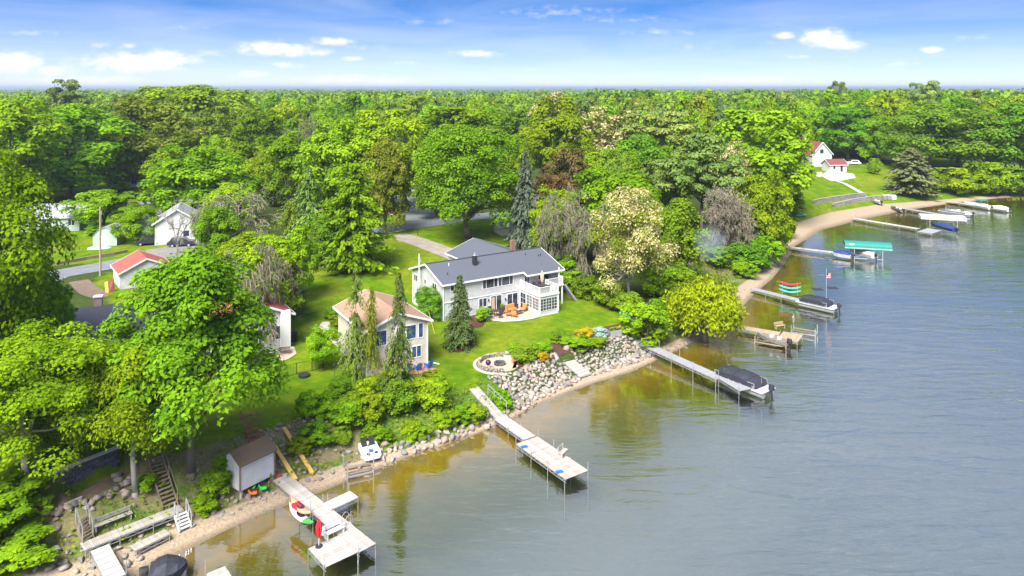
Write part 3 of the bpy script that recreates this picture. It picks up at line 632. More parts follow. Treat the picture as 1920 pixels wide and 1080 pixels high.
T('spruce_tree', 'brownish spruce behind the grey twiggy weeping tree', 545, 470, 370, 70, 'sparse', 'mid', 1)
T('larch_tree', 'tall feathery larch standing on the lawn edge', 662, 505, 305, 145, 'larch', 'near', 0)
T('leafy_tree', 'bright lime tree left of centre behind the larch', 640, 400, 220, 150, 'lime', 'mid', 0)
T('leafy_tree', 'bright lime tree right of the larch by the street', 735, 398, 214, 150, 'lime', 'mid', 1)
T('leafy_tree', 'dark street tree with thick trunk right of the larch', 722, 440, 260, 95, 'olive', 'mid', 2)
T('bare_tree', 'grey leafless crown among lime trees left of centre', 577, 350, 212, 85, 'bare', 'mid', 0)
T('maple_tree', 'big round maple with several trunks behind the grey house garage', 878, 450, 236, 200, 'maple', 'near', 1)
T('leafy_tree', 'dark broad tree right behind the big round maple', 850, 345, 208, 190, 'maple', 'mid', 1)
T('blue_spruce', 'blue grey spruce right of the big round maple', 985, 480, 284, 80, 'bluespruce', 'mid', 0)
T('copper_tree', 'brownish copper leaved tree above the grey house', 1062, 440, 284, 110, 'copper', 'mid', 0)
T('copper_tree', 'low copper leaved tree right of the blue spruce', 1035, 470, 330, 80, 'copper', 'mid', 1)
T('leafy_tree', 'bright green tree behind the copper tree', 1045, 370, 190, 130, 'mid', 'mid', 1)
T('blossom_tree', 'far cream blossoming crown right of centre', 1135, 350, 206, 140, 'bloom', 'mid', 0)
T('blossom_tree', 'cream blossoming top near the horizon right of centre', 1045, 300, 176, 90, 'bloom', 'mid', 1)
T('blossom_tree', 'cream blossoms left of the broad lime tree', 1365, 420, 270, 80, 'bloom', 'mid', 2)
T('pine_tree', 'tall white pine with bare lower trunk right of centre', 1243, 362, 204, 140, 'pine', 'mid', 1)
T('pine_tree', 'broad dark pine left of the beach smoke', 1315, 455, 250, 150, 'pine', 'mid', 2)
T('pine_tree', 'shaggy pine between the tall pine and the lime tree', 1270, 430, 285, 130, 'pine', 'mid', 0)
T('leafy_tree', 'dark tree in the shade of the tall white pine', 1190, 380, 255, 120, 'dark', 'mid', 0)
T('leafy_tree', 'broad lime tree leading to the red roofed house on the right', 1430, 400, 214, 190, 'lime', 'mid', 1)
T('leafy_tree', 'lime tree next to the white beach house', 1462, 400, 250, 85, 'lime', 'mid', 2)
T('leafy_tree', 'lime tree standing behind the grey house on the right', 1150, 490, 312, 165, 'mid', 'mid', 2)
T('leafy_tree', 'fresh green tree directly right of the grey house roof', 1040, 505, 352, 90, 'lime', 'mid', 0)
T('bare_tree', 'pinkish grey leafless tree right of the grey house', 1092, 530, 345, 150, 'weep', 'mid', 2)
T('blossom_tree', 'cream blossoming tree on the lawn edge right of the house', 1182, 578, 358, 150, 'bloom', 'near', 0)
T('leafy_tree', 'dark tree right of the blossoming tree by the lawn', 1258, 535, 378, 130, 'dark', 'mid', 1)
T('leafy_tree', 'dark green tree under the lime tree behind the house', 1215, 510, 372, 100, 'maple', 'mid', 2)
T('bare_tree', 'grey leafless fan shaped tree above the beach', 1372, 480, 338, 110, 'fan', 'mid', 0)
T('leafy_tree', 'tall narrow lime tree at the beach edge', 1438, 488, 322, 105, 'lime', 'mid', 0)
T('willow_tree', 'yellow green willow overhanging the water', 1322, 645, 500, 170, 'willow')
T('shrub', 'rounded green shrub at the foot of the willow by the dock', 1212, 645, 566, 92, 'shrub', 'bushn', 0, cat='shrub')
T('cedar_tree', 'dull brown green conical cedar on the far beach lawn', 1708, 364, 278, 88, 'cedar', 'mid', 0)
T('leafy_tree', 'lone light green tree beside the white beach house', 1648, 308, 222, 72, 'lime', 'mid', 1)
T('leafy_tree', 'dark oak right of the cedar on the far lawn', 1738, 318, 200, 140, 'dark', 'mid', 2)
T('leafy_tree', 'dark oak behind the far beach house', 1590, 300, 205, 100, 'maple', 'mid', 1)
T('leafy_tree', 'dark shoreline oak at the right edge', 1850, 330, 205, 150, 'dark', 'mid', 0)
T('leafy_tree', 'dark oak cut by the right edge of the picture', 1925, 345, 200, 150, 'dark', 'mid', 1)
T('leafy_tree', 'tall oak behind the far lawn between the dark oaks', 1795, 315, 190, 120, 'maple', 'mid', 2)
T('pine_tree', 'dark pine breaking the horizon on the right', 1738, 280, 148, 60, 'pine', 'mid', 1)
T('pine_tree', 'small dark pine on the horizon above the beach house', 1570, 275, 152, 45, 'pine', 'mid', 2)
T('spruce_tree', 'dark pointed spruce right of the tall white pine', 1350, 330, 180, 60, 'spruce', 'mid', 1)
T('spruce_tree', 'second dark pointed spruce beside the broad lime tree', 1385, 325, 190, 48, 'spruce', 'mid', 2)

T('leafy_tree', 'lime tree standing just behind the block wall at left', 70, 872, 690, 190, 'lime', 'near', 2)
T('leafy_tree', 'fresh green tree between the weeping tree and the larch', 560, 560, 430, 80, 'mid', 'mid', 1)
T('leafy_tree', 'lime tree crown left of the weeping tree behind the maple', 455, 570, 440, 110, 'lime', 'mid', 2)
T('leafy_tree', 'green tree right of the dead white tree', 405, 500, 390, 80, 'mid', 'mid', 0)
T('leafy_tree', 'dark green tree beside the tan roofed building', 610, 505, 400, 80, 'dark', 'mid', 0)
T('leafy_tree', 'lime tree left of the airy tree beyond the far street', 62, 380, 285, 100, 'lime', 'mid', 1)
T('leafy_tree', 'bright tree hiding the white house beyond the far street', 232, 352, 288, 90, 'lime', 'mid', 0)
T('leafy_tree', 'green tree right of the half hidden white house', 320, 362, 280, 90, 'mid', 'mid', 1)
# --- shrubs ----------------------------------------------------------------------------------
bushes = [(605,785,110,72,'limeshrub'),(650,800,120,80,'limeshrub'),(700,790,120,85,'limeshrub'),(745,775,120,85,'shrub'),(800,762,110,78,'shrub'),(820,735,70,52,'shrub'),(760,735,90,60,'limeshrub'),(690,745,90,55,'shrub'),(640,745,90,50,'limeshrub'),(840,800,90,45,'shrub'),(890,790,90,52,'limeshrub'),(780,820,90,44,'shrub'),(720,830,80,36,'shrub'),(640,835,70,40,'shrub'),(945,765,60,36,'limeshrub')]
br = random.Random(12)
for i, (x, y, w, h, k) in enumerate(bushes*2):
    dx, dy = (0, 0) if i < len(bushes) else (br.uniform(-32, 32), br.uniform(-16, 8)); f = br.uniform(.45, .62); yy = min(y+dy, 828)
    T('sumac_bush', 'green bush in the thicket on the bank below the cream house', x+dx, yy, yy-h*br.uniform(.55, .72), w*f, ('limeshrub', 'shrub', 'limeshrub', 'darkshrub', 'shrub')[i % 5], 'bushn', i % 3, 'bushes on the bank below the cream house', 'bush')
for i, (x, y, w, h, k, lb) in enumerate([(620,597,26,22,'darkshrub','rear clipped shrub on the path side of the cream house'),(628,618,28,26,'shrub','front clipped shrub on the path side of the cream house'),(640,640,30,26,'shrub','shrub nearest the spruces on the cream house path'),
      (1096,637,30,24,'golden','round golden shrub in the mulch bed above the boulders'),(1126,633,28,18,'bluebush','low blue grey spruce bush in the mulch bed'),(1017,676,24,16,'golden','low yellow flowering plant beside the stone steps'),
      (1085,652,60,20,'shrub','spreading juniper under the golden shrub'),(1118,648,40,16,'limeshrub','spreading green plant left of the grey planter'),(1052,640,44,18,'darkshrub','low juniper right of the stone step top'),
      (985,676,56,26,'darkshrub','dark juniper between fire pit and golden plant'),(1008,664,50,20,'shrub','juniper left of the stone steps'),(972,664,44,20,'shrub','juniper at the fire pit wall end'),
      (905,602,34,26,'shrub','flower bed shrub between spruce and patio'),(1640,326,26,28,'darkshrub','round dark bush on the far beach lawn'),(1795,366,56,50,'limeshrub','left bright bush of the far shore clump'),(1826,364,60,60,'limeshrub','tall bright bush in the middle of the far shore clump'),(1766,360,46,44,'darkshrub','dark bush left of the bright far shore bushes'),(1856,366,56,60,'limeshrub','bright shore bush right of the tall one'),(1886,367,50,48,'shrub','last bright shore bush before the right edge'),(1914,370,60,52,'darkshrub','dark shore bush at the right edge'),
      (38,975,130,80,'limeshrub','large bush in the lower left corner under the trees'),(20,1045,150,50,'limeshrub','weedy bush at the very left below the terrace'),(405,925,60,40,'shrub','bush between the stairs and the white shed'),(385,958,50,28,'shrub','low bush beside the railing steps'),(275,915,40,26,'limeshrub','bush left of the wooden stairs'),(425,885,46,32,'shrub','bush behind the white shed'),(560,850,50,30,'shrub','low bush between the yellow planks'),(590,830,60,36,'limeshrub','bush right of the yellow planks')]):
    T('shrub', lb, x, y, y-h, w, k, 'bushn', i % 3, None, 'shrub')
ORD = ['first', 'second', 'third', 'fourth', 'fifth', 'sixth', 'seventh', 'eighth', 'ninth']
edge = sorted([(1075,548,50,38),(1100,560,46,42),(1130,572,50,46),(1155,582,44,46),(1180,590,50,40),(1060,530,60,50),(1235,560,70,60),(1255,600,60,45),(1280,560,70,55)])
for i, (x, y, w, h) in enumerate(edge): T('understory_shrub', ORD[i] + ' shrub from the house in the hedge along the right lawn', x, y, y-h, w, 'darkshrub' if i % 3 else 'shrub', 'bushn', i % 3, 'shrubs along the right lawn edge', 'shrub')
bankb = sorted([(1405,505,80,46),(1437,498,70,60),(1455,470,60,50),(1395,520,50,30),(1345,500,60,40),(1470,445,50,40),(1450,420,70,50),(1480,400,60,40),(1420,450,80,60)])
for i, (x, y, w, h) in enumerate(bankb): T('bank_shrub', ORD[i] + ' shrub from the left at the wood edge above the curving beach', x, y, y-h, w, ('shrub', 'limeshrub', 'darkshrub')[i % 3], 'bushn', i % 3, 'shrubs above the curving beach', 'shrub')
gard = sorted([(500,560,50,40),(470,620,60,40),(440,470,60,30),(480,480,70,40),(560,500,70,50),(640,490,60,40),(225,360,34,20),(245,372,30,14),(180,440,40,18)])
for i, (x, y, w, h) in enumerate(gard): T('garden_shrub', ORD[i] + ' leafy shrub from the left among the neighbouring gardens', x, y, y-h, w, ('shrub', 'limeshrub')[i % 2], 'bushn', i % 3, 'shrubs in the left gardens', 'shrub')

# --- woodland: single trees near enough to tell apart, the rest as one mass ---------------------
CLEAR = [[(90,470),(90,330),(300,300),(300,470)], [(715,460),(715,330),(800,330),(800,460)], [(1490,420),(1480,315),(1560,295),(1800,300),(1920,305),(1920,400)]]
CLEARW = [pxpoly(c) for c in CLEAR]
def forest():
    kinds = ['lime', 'mid', 'maple', 'dark', 'olive', 'lime', 'mid', 'pine', 'mid', 'maple', 'lime', 'spruce']; placed = []; r = random.Random(3); n = 0; tries = 0
    lab = {'lime': 'bright lime crown in the background woodland', 'mid': 'fresh green crown in the background woodland', 'maple': 'deep green crown in the background woodland', 'dark': 'dark green crown in the background woodland', 'olive': 'olive green crown in the background woodland', 'pine': 'dark layered pine in the background woodland', 'spruce': 'pointed dark spruce in the background woodland'}
    while n < 190 and tries < 20000:
        tries += 1; y = r.uniform(185, 345)**1.0; x = r.uniform(-.80, .80)*y
        px = 960 + x/y*F; z = gz(x, y); py = HY + (H-z)*F/y
        if z < 2.0 or py > (318 if px < 1480 else 303): continue
        if any(hypot(x-a, y-b) < 9.5 for a, b in placed): continue
        if any(inpoly(np.array([x]), np.array([y]), c)[0] for c in CLEARW): continue
        if 70 < px < 320 and py > 285: continue
        placed.append((x, y)); k = r.choice(kinds); h = r.uniform(17, 26); w = r.uniform(13, 19)
        if k in ('pine',): h += 1.5; w *= .75
        if k == 'spruce': w = r.uniform(6, 8); h = r.uniform(17, 23)
        put_tree('woodland_tree', lab[k], 'tree', (x, y, z-.1), w, h, k, 'far', r.randint(0, 2), 'background woodland trees: ' + k, r.uniform(0, 6.28)); n += 1
    m = 0; tries = 0; near = []
    while m < 60 and tries < 6000:                       # trees filling in right behind the gardens and the grey house
        tries += 1; px = r.choice([r.uniform(800, 1480), r.uniform(800, 1480), r.uniform(400, 720), r.uniform(-40, 90)]); py = r.uniform(312, 430)
        g = G(px, py)
        if g.z < 2.2 or any(hypot(g.x-a, g.y-b) < 8.0 for a, b in near) or any(inpoly(np.array([g.x]), np.array([g.y]), c)[0] for c in CLEARW): continue
        if 1390 < px and py > 400: continue
        if 820 < px < 960 and py > 385: continue
        if 380 < px < 720 and py > 400: continue
        near.append((g.x, g.y)); k = r.choice(['mid', 'maple', 'dark', 'lime', 'olive', 'mid']); h = r.uniform(11, 16.5); w = r.uniform(8, 12)
        put_tree('woodland_tree', lab[k].replace('background woodland', 'dense woods behind the gardens'), 'tree', (g.x, g.y, g.z-.1), w, h, k, 'mid', r.randint(0, 2), 'woods behind the gardens: ' + k, r.uniform(0, 6.28)); m += 1
    # far woods
    R = np.random.default_rng(21); base = []
    for s in range(4):
        v, t, C, li, q = leafy(500+s, 120, 16, .092, .1, 'dome', (.16, .24), .8); base.append((v, t))
    V, TT = [], []
    def scat(y0, y1, cnt, wr, hr, vs):
        ys = np.sqrt(R.uniform(y0*y0, y1*y1, cnt)); xs = R.uniform(-.86, .86, cnt)*ys
        for x, y in zip(xs, ys):
            if y < 700:
                zz = gz(x, y)
                if zz < 1.5: continue
            else: zz = 4.5
            v, t = base[R.integers(0, 4)]
            if vs < len(t): v = v[:vs*4]; t = t[:vs]
            a = R.uniform(0, 6.28); w = R.uniform(*wr); h = R.uniform(*hr); c, s = np.cos(a), np.sin(a)
            V.append(np.stack([(v[:, 0]*c-v[:, 1]*s)*w+x, (v[:, 0]*s+v[:, 1]*c)*w+y, v[:, 2]*h+zz], 1)); TT.append(np.clip(t + R.normal(0, .22), 0, 1.2))
    scat(325, 620, 1150, (13, 20), (16, 26), 120); scat(600, 1100, 1300, (15, 24), (15, 26), 70)
    scat(1050, 2600, 1500, (20, 36), (14, 25), 60); scat(2500, 9000, 1300, (40, 90), (17, 29), 44)
    tag(link('far_woodland', card_mesh('far_woodland', np.concatenate(V), L_FAR, np.concatenate(TT))), 'distant unbroken woodland stretching to the horizon', 'woodland', kind='stuff')
forest()

# --- low weeds on the banks, one mass ------------------------------------------------------------
def weeds():
    r = np.random.default_rng(4); n = 110000; x = r.uniform(-38, 60, n); y = r.uniform(44, 128, n); d, par, s = shore_info(x, y); nb = 4; b, w = par[:, 0], par[:, 1]
    cl = np.sin(x*1.1+2*np.sin(y*.7))*np.sin(y*1.3+1.5*np.sin(x*.9)) + r.normal(0, .35, n)
    ok = (d > b*1.1) & (((s < nb+10.2) & (d < b+w*1.15) & (cl > -.25)) | ((s > nb+14.5) & (d < b+w*1.2) & (cl > 0)))
    a, c = TERRACE; ux, uy = c.x-a.x, c.y-a.y; ln = hypot(ux, uy); ux /= ln; uy /= ln; al = (x-a.x)*ux+(y-a.y)*uy; ac = -(x-a.x)*uy+(y-a.y)*ux
    ok &= ~((al > -1) & (al < ln+1) & (ac > -1.6) & (ac < 2.0)); x, y, d = x[ok], y[ok], d[ok]
    z = np.array([gz(p, q) for p, q in zip(x, y)]); k = len(x); hh = r.uniform(.02, .8, k)*np.clip(cl[ok]+.6, .2, 1)
    v = cards(np.stack([x, y, z+hh], 1), r.normal(0, .5, (k, 3))+np.array([0, 0, .8]), r.uniform(.10, .24, k), .45, r=r)
    tag(link('bank_weeds', card_mesh('bank_weeds', v, L_MID, r.normal(.55, .25, k))), 'low green weeds covering the lake banks', 'weeds', kind='stuff')
weeds()
# ------------------------------------------------------------------ roads, paths, beds
PX = lambda *pts: [tuple(G(a, b))[:2] for a, b in pts]
strip('street', PX((20,548),(100,516),(190,500),(290,482),(420,462),(560,446),(735,428),(800,419),(870,408),(980,398)), 6.4, ASPH, .05, label='grey asphalt street passing behind the houses', cat='street')
strip('side_street', PX((792,414),(780,392),(762,372),(752,352),(748,335)), 7.0, ASPH, .075, label='grey side street running away between trees', cat='street')
strip('far_street', PX((60,392),(150,388),(265,381),(330,374),(420,366)), 5, ASPH, .05, label='far street beyond the left gardens', cat='street')
for cl in (PX((620,452),(735,436.5),(760,433)), PX((735,404),(783,392),(775,380),(757,366)), PX((800,388),(812,380),(795,372),(776,360))):
    strip('kerb', cl, .35, KERB, .12, label=None, kind='structure')
strip('driveway', PX((742,441),(770,449),(805,461),(850,478),(880,492)), 4.6, DRIVE, .06, label='tan driveway running from the street to the garage', cat='driveway')
sheet('lot_gravel', PX((128,530),(166,524),(196,545),(205,556),(180,562),(150,552)), DIRT, .05, label='brown dirt drive beside the red roofed garage', cat='drive')
sheet('gravel_yard', PX((270,470),(420,445),(440,465),(300,490)), GRAVEL, .085, label='gravel yard by the white outbuilding', cat='yard')
sheet('mulch_ring', [(p.x+1.75*cos(t), p.y+1.75*sin(t)) for p in [G(862,650)] for t in np.linspace(0, 2*pi, 18)[:-1]], MULCH, .05, .5, label='brown mulch ring under the conical spruce', cat='mulch bed')
sheet('mulch_bed', PX((960,692),(968,672),(1000,660),(1036,642),(1090,622),(1140,612),(1166,607),(1190,628),(1150,640),(1100,652),(1050,668),(1010,684)), MULCH, .06, .5, label='long brown mulch bed above the boulder bank', cat='mulch bed')
sheet('mulch_bed', PX((880,618),(905,612),(914,598),(905,590),(885,592),(876,604)), MULCH, .06, .5, label='curved mulch bed between conical spruce and patio', cat='mulch bed')
sheet('mulch_bed', PX((1100,552),(1150,578),(1190,600),(1200,590),(1150,560),(1090,530)), MULCH, .05, .6, label='mulch strip under the right hedge', cat='mulch bed')
sheet('garden_path', PX((597,612),(605,604),(622,603),(618,612),(640,640),(655,655),(648,662),(628,648),(608,626)), CONC, .05, .6, label='curved concrete path left of the cream house', cat='path')
sheet('neighbour_patio', PX((512,676),(530,655),(552,652),(556,664),(540,674),(515,682)), PAVER, .06, .5, label='small paved patio behind the wire fence', cat='patio')
sheet('terrace', PX((92,935),(112,926),(205,897),(228,894),(226,905),(200,925),(150,945),(95,958)), DIRT, .04, .5, label='bare dirt terrace between block wall and boulders', cat='terrace')
sheet('beach_yard', PX((1540,330),(1556,318),(1600,326),(1604,334),(1560,340)), CONC, .06, .8, label='sandy paved yard by the small white cottage', cat='yard')
strip('garden_path', PX((1556,333),(1585,345),(1605,356),(1622,370)), 1.6, STONE_L, .09, label='pale path down the far lawn to the beach', cat='path')

# ------------------------------------------------------------------ building helpers
class Frame:
    def __init__(s, o, a): s.o = Vector(o); s.a = a; s.ex = Vector((cos(a), sin(a), 0)); s.ey = Vector((-sin(a), cos(a), 0))
    def _hit(s, px, py, n, off):
        d = Vector(((px-960)/F, 1, -(py-HY)/F)); c = Vector((0, 0, H)); t = (off - (c-s.o).dot(n))/d.dot(n); p = c + d*t - s.o; return p.dot(s.ex), p.dot(s.ey), p.z
    def front(s, px, py, y=0): q = s._hit(px, py, s.ey, y); return q[0], q[2]
    def side(s, px, py, x=0): q = s._hit(px, py, s.ex, x); return q[1], q[2]
    def loc(s, p): v = Vector(p) - s.o; return v.dot(s.ex), v.dot(s.ey), v.z
def window(par, loc, rz, w, h, cols=1, rows=1, gl=None, fr=.09, name='window', trim=None, wide=None):
    mb = MB(); t = trim or TRIM
    mb.b2(-fr, w+fr, -.05, .02, -fr, 0).b2(-fr, w+fr, -.05, .02, h, h+fr).b2(-fr, 0, -.048, .02, 0, h).b2(w, w+fr, -.048, .02, 0, h)
    xs = [w*i/cols for i in range(cols+1)] if wide is None else [w*q for q in wide]; cols = len(xs)-1
    for x in xs[1:-1]: mb.b2(x-.04, x+.04, -.046, .02, 0, h)
    o = mb.build(name, t, par, loc, rz)
    for i in range(cols):
        a, b = xs[i] + (.04 if i else 0), xs[i+1] - (.04 if i < cols-1 else 0)
        MB().b2(a, b, -.02, .01, 0, h).build('pane', gl or GLASS, o)
    if rows > 1:
        m2 = MB()
        for i in range(cols):
            for r in range(1, rows): m2.b2(xs[i]+.05, xs[i+1]-.05, -.035, -.015, h*r/rows-.018, h*r/rows+.018)
            xm = (xs[i]+xs[i+1])/2; m2.b2(xm-.018, xm+.018, -.034, -.016, 0.0, h)
        m2.build('glazing_bar', t, o)
    return o
def win_front(par, frm, tl, br, y=0, **k):
    x0, z1 = frm.front(*tl, y); x1, z0 = frm.front(*br, y); return window(par, (x0, y, z0), 0, x1-x0, max(.3, z1-z0), **k)
def win_left(par, frm, tl, br, x=0, **k):
    y1, z1 = frm.side(*tl, x); y0, z0 = frm.side(*br, x); return window(par, (x, y1, z0), -pi/2, y1-y0, max(.3, z1-z0), **k)
def gable(par, x0, x1, y0, y1, e, r, axis, wm, rm, oh=.4, trim=None, z0=-.6, rake=None, roofname='roof'):
    """walls with gables + two roof slopes + white fascia; axis is the ridge direction"""
    mb = MB()
    if axis == 'x': ym = (y0+y1)/2; pr = [(y0, z0), (y1, z0), (y1, e), (ym, r), (y0, e)]; mb.loft([[(x, a, b) for a, b in pr] for x in (x0, x1)])
    else: xm = (x0+x1)/2; pr = [(x0, z0), (x1, z0), (x1, e), (xm, r), (x0, e)]; mb.loft([[(a, y, b) for a, b in pr] for y in (y0, y1)])
    mb.build('wall', wm, par); t = .13; up = .15; fa = MB(); rf = MB()
    if axis == 'x':
        hw = (y1-y0)/2; k = (r-e)/hw; ed = e - k*oh
        for s, ya in ((-1, y0-oh), (1, y1+oh)):
            rf.slab([(x0-oh, ya, ed+up), (x1+oh, ya, ed+up), (x1+oh, ym, r+up), (x0-oh, ym, r+up)] if s < 0 else [(x1+oh, ya, ed+up), (x0-oh, ya, ed+up), (x0-oh, ym, r+up), (x1+oh, ym, r+up)], t)
            fa.bar((x0-oh, ya-.03*-s*-1 if False else ya+s*.04, ed+up-.12), (x1+oh, ya+s*.04, ed+up-.12), .08, .2)
            for xx in (x0-oh-.035, x1+oh+.035): fa.bar((xx, ya+s*.06, ed+up-.12), (xx, ym, r+up-.10), .06, .22)
    else:
        hw = (x1-x0)/2; k = (r-e)/hw; ed = e - k*oh
        for s, xa in ((-1, x0-oh), (1, x1+oh)):
            rf.slab([(xa, y1+oh, ed+up), (xa, y0-oh, ed+up), (xm, y0-oh, r+up), (xm, y1+oh, r+up)], t)
            fa.bar((xa+s*.04, y0-oh, ed+up-.12), (xa+s*.04, y1+oh, ed+up-.12), .08, .2)
            for yy in (y0-oh-.035, y1+oh+.035): fa.bar((xa+s*.06, yy, ed+up-.12), (xm, yy, r+up-.10), .06, .22)
    ro = rf.build(roofname, rm, par); fa.build('fascia', trim or TRIM, ro); return ro
def rail(par, pts, z, h=1.0, m=None, sp=.14, name='railing'):
    m = m or TRIM; mb = MB(); bal = MB()
    for a, b in zip(pts[:-1], pts[1:]):
        mb.bar((a[0], a[1], z+h), (b[0], b[1], z+h), .10, .07); mb.bar((a[0], a[1], z+.1), (b[0], b[1], z+.1), .06, .06); ln = hypot(b[0]-a[0], b[1]-a[1]); n = max(1, int(ln/sp))
        for i in range(1, n): x = a[0]+(b[0]-a[0])*i/n; y = a[1]+(b[1]-a[1])*i/n; bal.box(x, y, z+.55*h, .035, .035, .85*h)
    o = mb.build(name, m, par)
    if bal.v: bal.build('balusters', m, o)
    for p in pts: MB().box(p[0], p[1], z+h*.54, .13, .13, h*1.1).build('rail_post', m, o)
    return o

# ------------------------------------------------------------------ grey lake house
Z4 = lambda x, y: (740+x/4.908, 420+y/4.908)
ga = radians(32.5); GF = Frame((-9.02, 95.0, 2.2), ga)
gh = thing('lake_house', 'large two storey light grey house with blue grey roof, deck and sunroom', 'house', GF.o, ga)
GL, GW, GE, GR = 18.4, 9.5, 4.95, 6.52
def grey_house():
    lo = MB(); lo.b2(0, GL, 0, GW, -.8, 2.42).build('lower_wall', SID_BB, gh)
    mb = MB(); pr = [(-.05, 2.42), (GW, 2.42), (GW, GE), (GW/2, GR), (-.05, GE)]; mb.loft([[(x, a, b) for a, b in pr] for x in (-.03, GL+.03)]).build('upper_wall', SID_GREY, gh)
    up, t, oh = .15, .14, .45; k = (GR-GE)/(GW/2); J = 12.35; ex = 1.35
    rf = MB(); yr = GW/2; ze = lambda y: GE + k*(y if y < yr else GW-y) + up
    rf.slab([(-.42, -oh, ze(-oh)), (J, -oh, ze(-oh)), (J, yr, ze(yr)), (-.42, yr, ze(yr))], t)
    rf.slab([(J, -ex, ze(-ex)), (GL+.42, -ex, ze(-ex)), (GL+.42, yr, ze(yr)), (J, yr, ze(yr))], t)
    rf.slab([(GL+.42, GW+oh, ze(GW+oh)), (-.42, GW+oh, ze(GW+oh)), (-.42, yr, ze(yr)), (GL+.42, yr, ze(yr))], t)
    ro = rf.build('roof', SH_GREY, gh)
    fa = MB(); fa.bar((-.42, -oh-.05, ze(-oh)-.11), (J, -oh-.05, ze(-oh)-.11), .1, .2); fa.bar((J, -ex-.05, ze(-ex)-.11), (GL+.42, -ex-.05, ze(-ex)-.11), .1, .2); fa.bar((J-.04, -oh, ze(-oh)-.1), (J-.04, -ex-.08, ze(-ex)-.1), .07, .22)
    fa.bar((-.42, GW+oh+.05, ze(GW+oh)-.11), (GL+.42, GW+oh+.05, ze(GW+oh)-.11), .1, .2)
    for xx in (-.46, GL+.46):
        fa.bar((xx, -oh-.08 if xx < 0 else -ex-.08, ze(-oh if xx < 0 else -ex)-.1), (xx, yr, ze(yr)-.09), .07, .22); fa.bar((xx, GW+oh+.08, ze(GW+oh)-.1), (xx, yr, ze(yr)-.09), .07, .22)
    fa.build('fascia', TRIM, ro)
    MB().bar((-.42, yr, ze(yr)+.03), (GL+.42, yr, ze(yr)+.03), .3, .05).build('ridge_cap', SH_DARK, ro)
    so = MB(); so.b2(J+.1, GL+.3, -ex+.05, -.06, GE-.5, GE-.44).build('soffit', TRIM, ro)
    # chimney pipe box and vents
    c = MB().box(6.35, 2.9, 6.6, .55, .55, 1.5).build('chimney', DARKM, ro); MB().tube((6.35, 2.9, 7.3), (6.35, 2.9, 7.75), .14, .14, 10).build('flue', ALU, c); MB().box(6.35, 2.9, 7.37, .6, .6, .05).build('chimney_cap', ALU, c)
    for q, (x, y) in enumerate(((1.4, 1.6), (15.2, 3.4), (17.0, 2.6), (17.4, 2.7))): MB().tube((x, y, ze(y)-.1), (x, y, ze(y)+.3), .06, .06, 8).build('vent_pipe', DARKM, ro)
    MB().tube((2.6, 3.5, ze(3.5)-.1), (2.6, 3.5, ze(3.5)+.4), .06, .06, 8).build('vent_pipe', TRIM, ro)
    for x, y in ((-.06, -.1), (-.06, GW+.08), (J-.1, -.1)):
        MB().tube((x, y, .1), (x, y, GE-.05), .05, .05, 6).build('downspout', TRIM, gh)
    MB().b2(-.04, GL+.04, -.09, .02, 2.36, 2.46).build('band_board', TRIM, gh)
    W = lambda a, b, **kk: win_front(gh, GF, Z4(*a), Z4(*b), y=kk.pop('y', -.05), **kk)
    W((812, 512), (945, 573), wide=(0, .22, .76, 1)); W((956, 490), (1086, 548), wide=(0, .22, .76, 1)); W((516, 562), (545, 612)); W((777, 692), (845, 755), y=0, cols=2); W((1037, 648), (1130, 730), y=0, cols=2)
    x0, _ = GF.front(*Z4(886, 670)); x1, _ = GF.front(*Z4(982, 790)); window(gh, (x0, 0, .05), 0, x1-x0, 2.1, cols=2, name='patio_door', fr=.13)
    curt = MB()
    for q in range(4): curt.b2(x0+.1+q*.13, x0+.19+q*.13, -.022, -.0215, .1, 2.0)
    V = lambda a, b, **kk: win_left(gh, GF, Z4(*a), Z4(*b), x=-.03, **kk)
    V((181, 460), (212, 532), cols=2, fr=.06); V((275, 506), (289, 552), fr=.05); V((350, 538), (386, 612), cols=2, fr=.06)
    y1, z1 = GF.side(*Z4(190, 630)); window(gh, (0, y1, .9), -pi/2, .9, .8, fr=.06)
    # window and door on the upper deck wall
    window(gh, (12.75, -.05, 2.75), 0, .8, 1.9, name='deck_door', rows=3); window(gh, (15.2, -.05, 3.4), 0, 1.6, 1.1, cols=2)
    for lx in (.55, 3.9, 6.3): pass
    for q, (a, b) in enumerate(((862, 700), (1018, 690))): x, z = GF.front(*Z4(a, b)); MB().b2(x-.07, x+.07, -.16, -.01, z-.14, z+.14).build('wall_lamp', DARKM, gh)
    # sunroom under the deck
    sx0, sx1, sy = 11.9, 14.95, -5.05; s = MB()
    s.b2(sx0, sx1, sy, -.01, -.3, .62); s.b2(sx0, sx1, sy, -.01, 2.28, 2.62); sr = s.build('sunroom', SID_GREY, gh)
    st = MB()
    for x, y in ((sx0, sy), (sx1, sy), (sx0, -1.9), (sx0, -3.4), (sx0, -.2), (sx1, -.2), (sx1, -2.4)): st.box(x, y, 1.45, .2, .2, 2.5)
    st.b2(sx0-.06, sx1+.06, sy-.06, sy+.02, -.2, .06); st.build('corner_post', TRIM, sr); MB().b2(sx0+.15, sx1-.15, sy+.15, -.1, .5, .56).build('sunroom_floor', CONC, sr)
    w3 = (sx1-sx0-.3)/3
    for q in range(3): window(sr, (sx0+.16+q*w3, sy, .66), 0, w3-.06, 1.58, rows=4, fr=.04)
    for ya, yb in ((-1.95, -3.35), (-3.45, -4.95)): window(sr, (sx0, ya-.06, .66), -pi/2, ya-yb-.12, 1.58, cols=2, rows=4, fr=.04)
    window(sr, (sx0, -.35, .05), -pi/2, 1.35, 2.15, name='sunroom_door', fr=.06, rows=3)
    for q in range(2): window(sr, (sx1, -4.9+q*2.4, .66), pi/2, 2.2, 1.58, cols=2, rows=4, fr=.04)
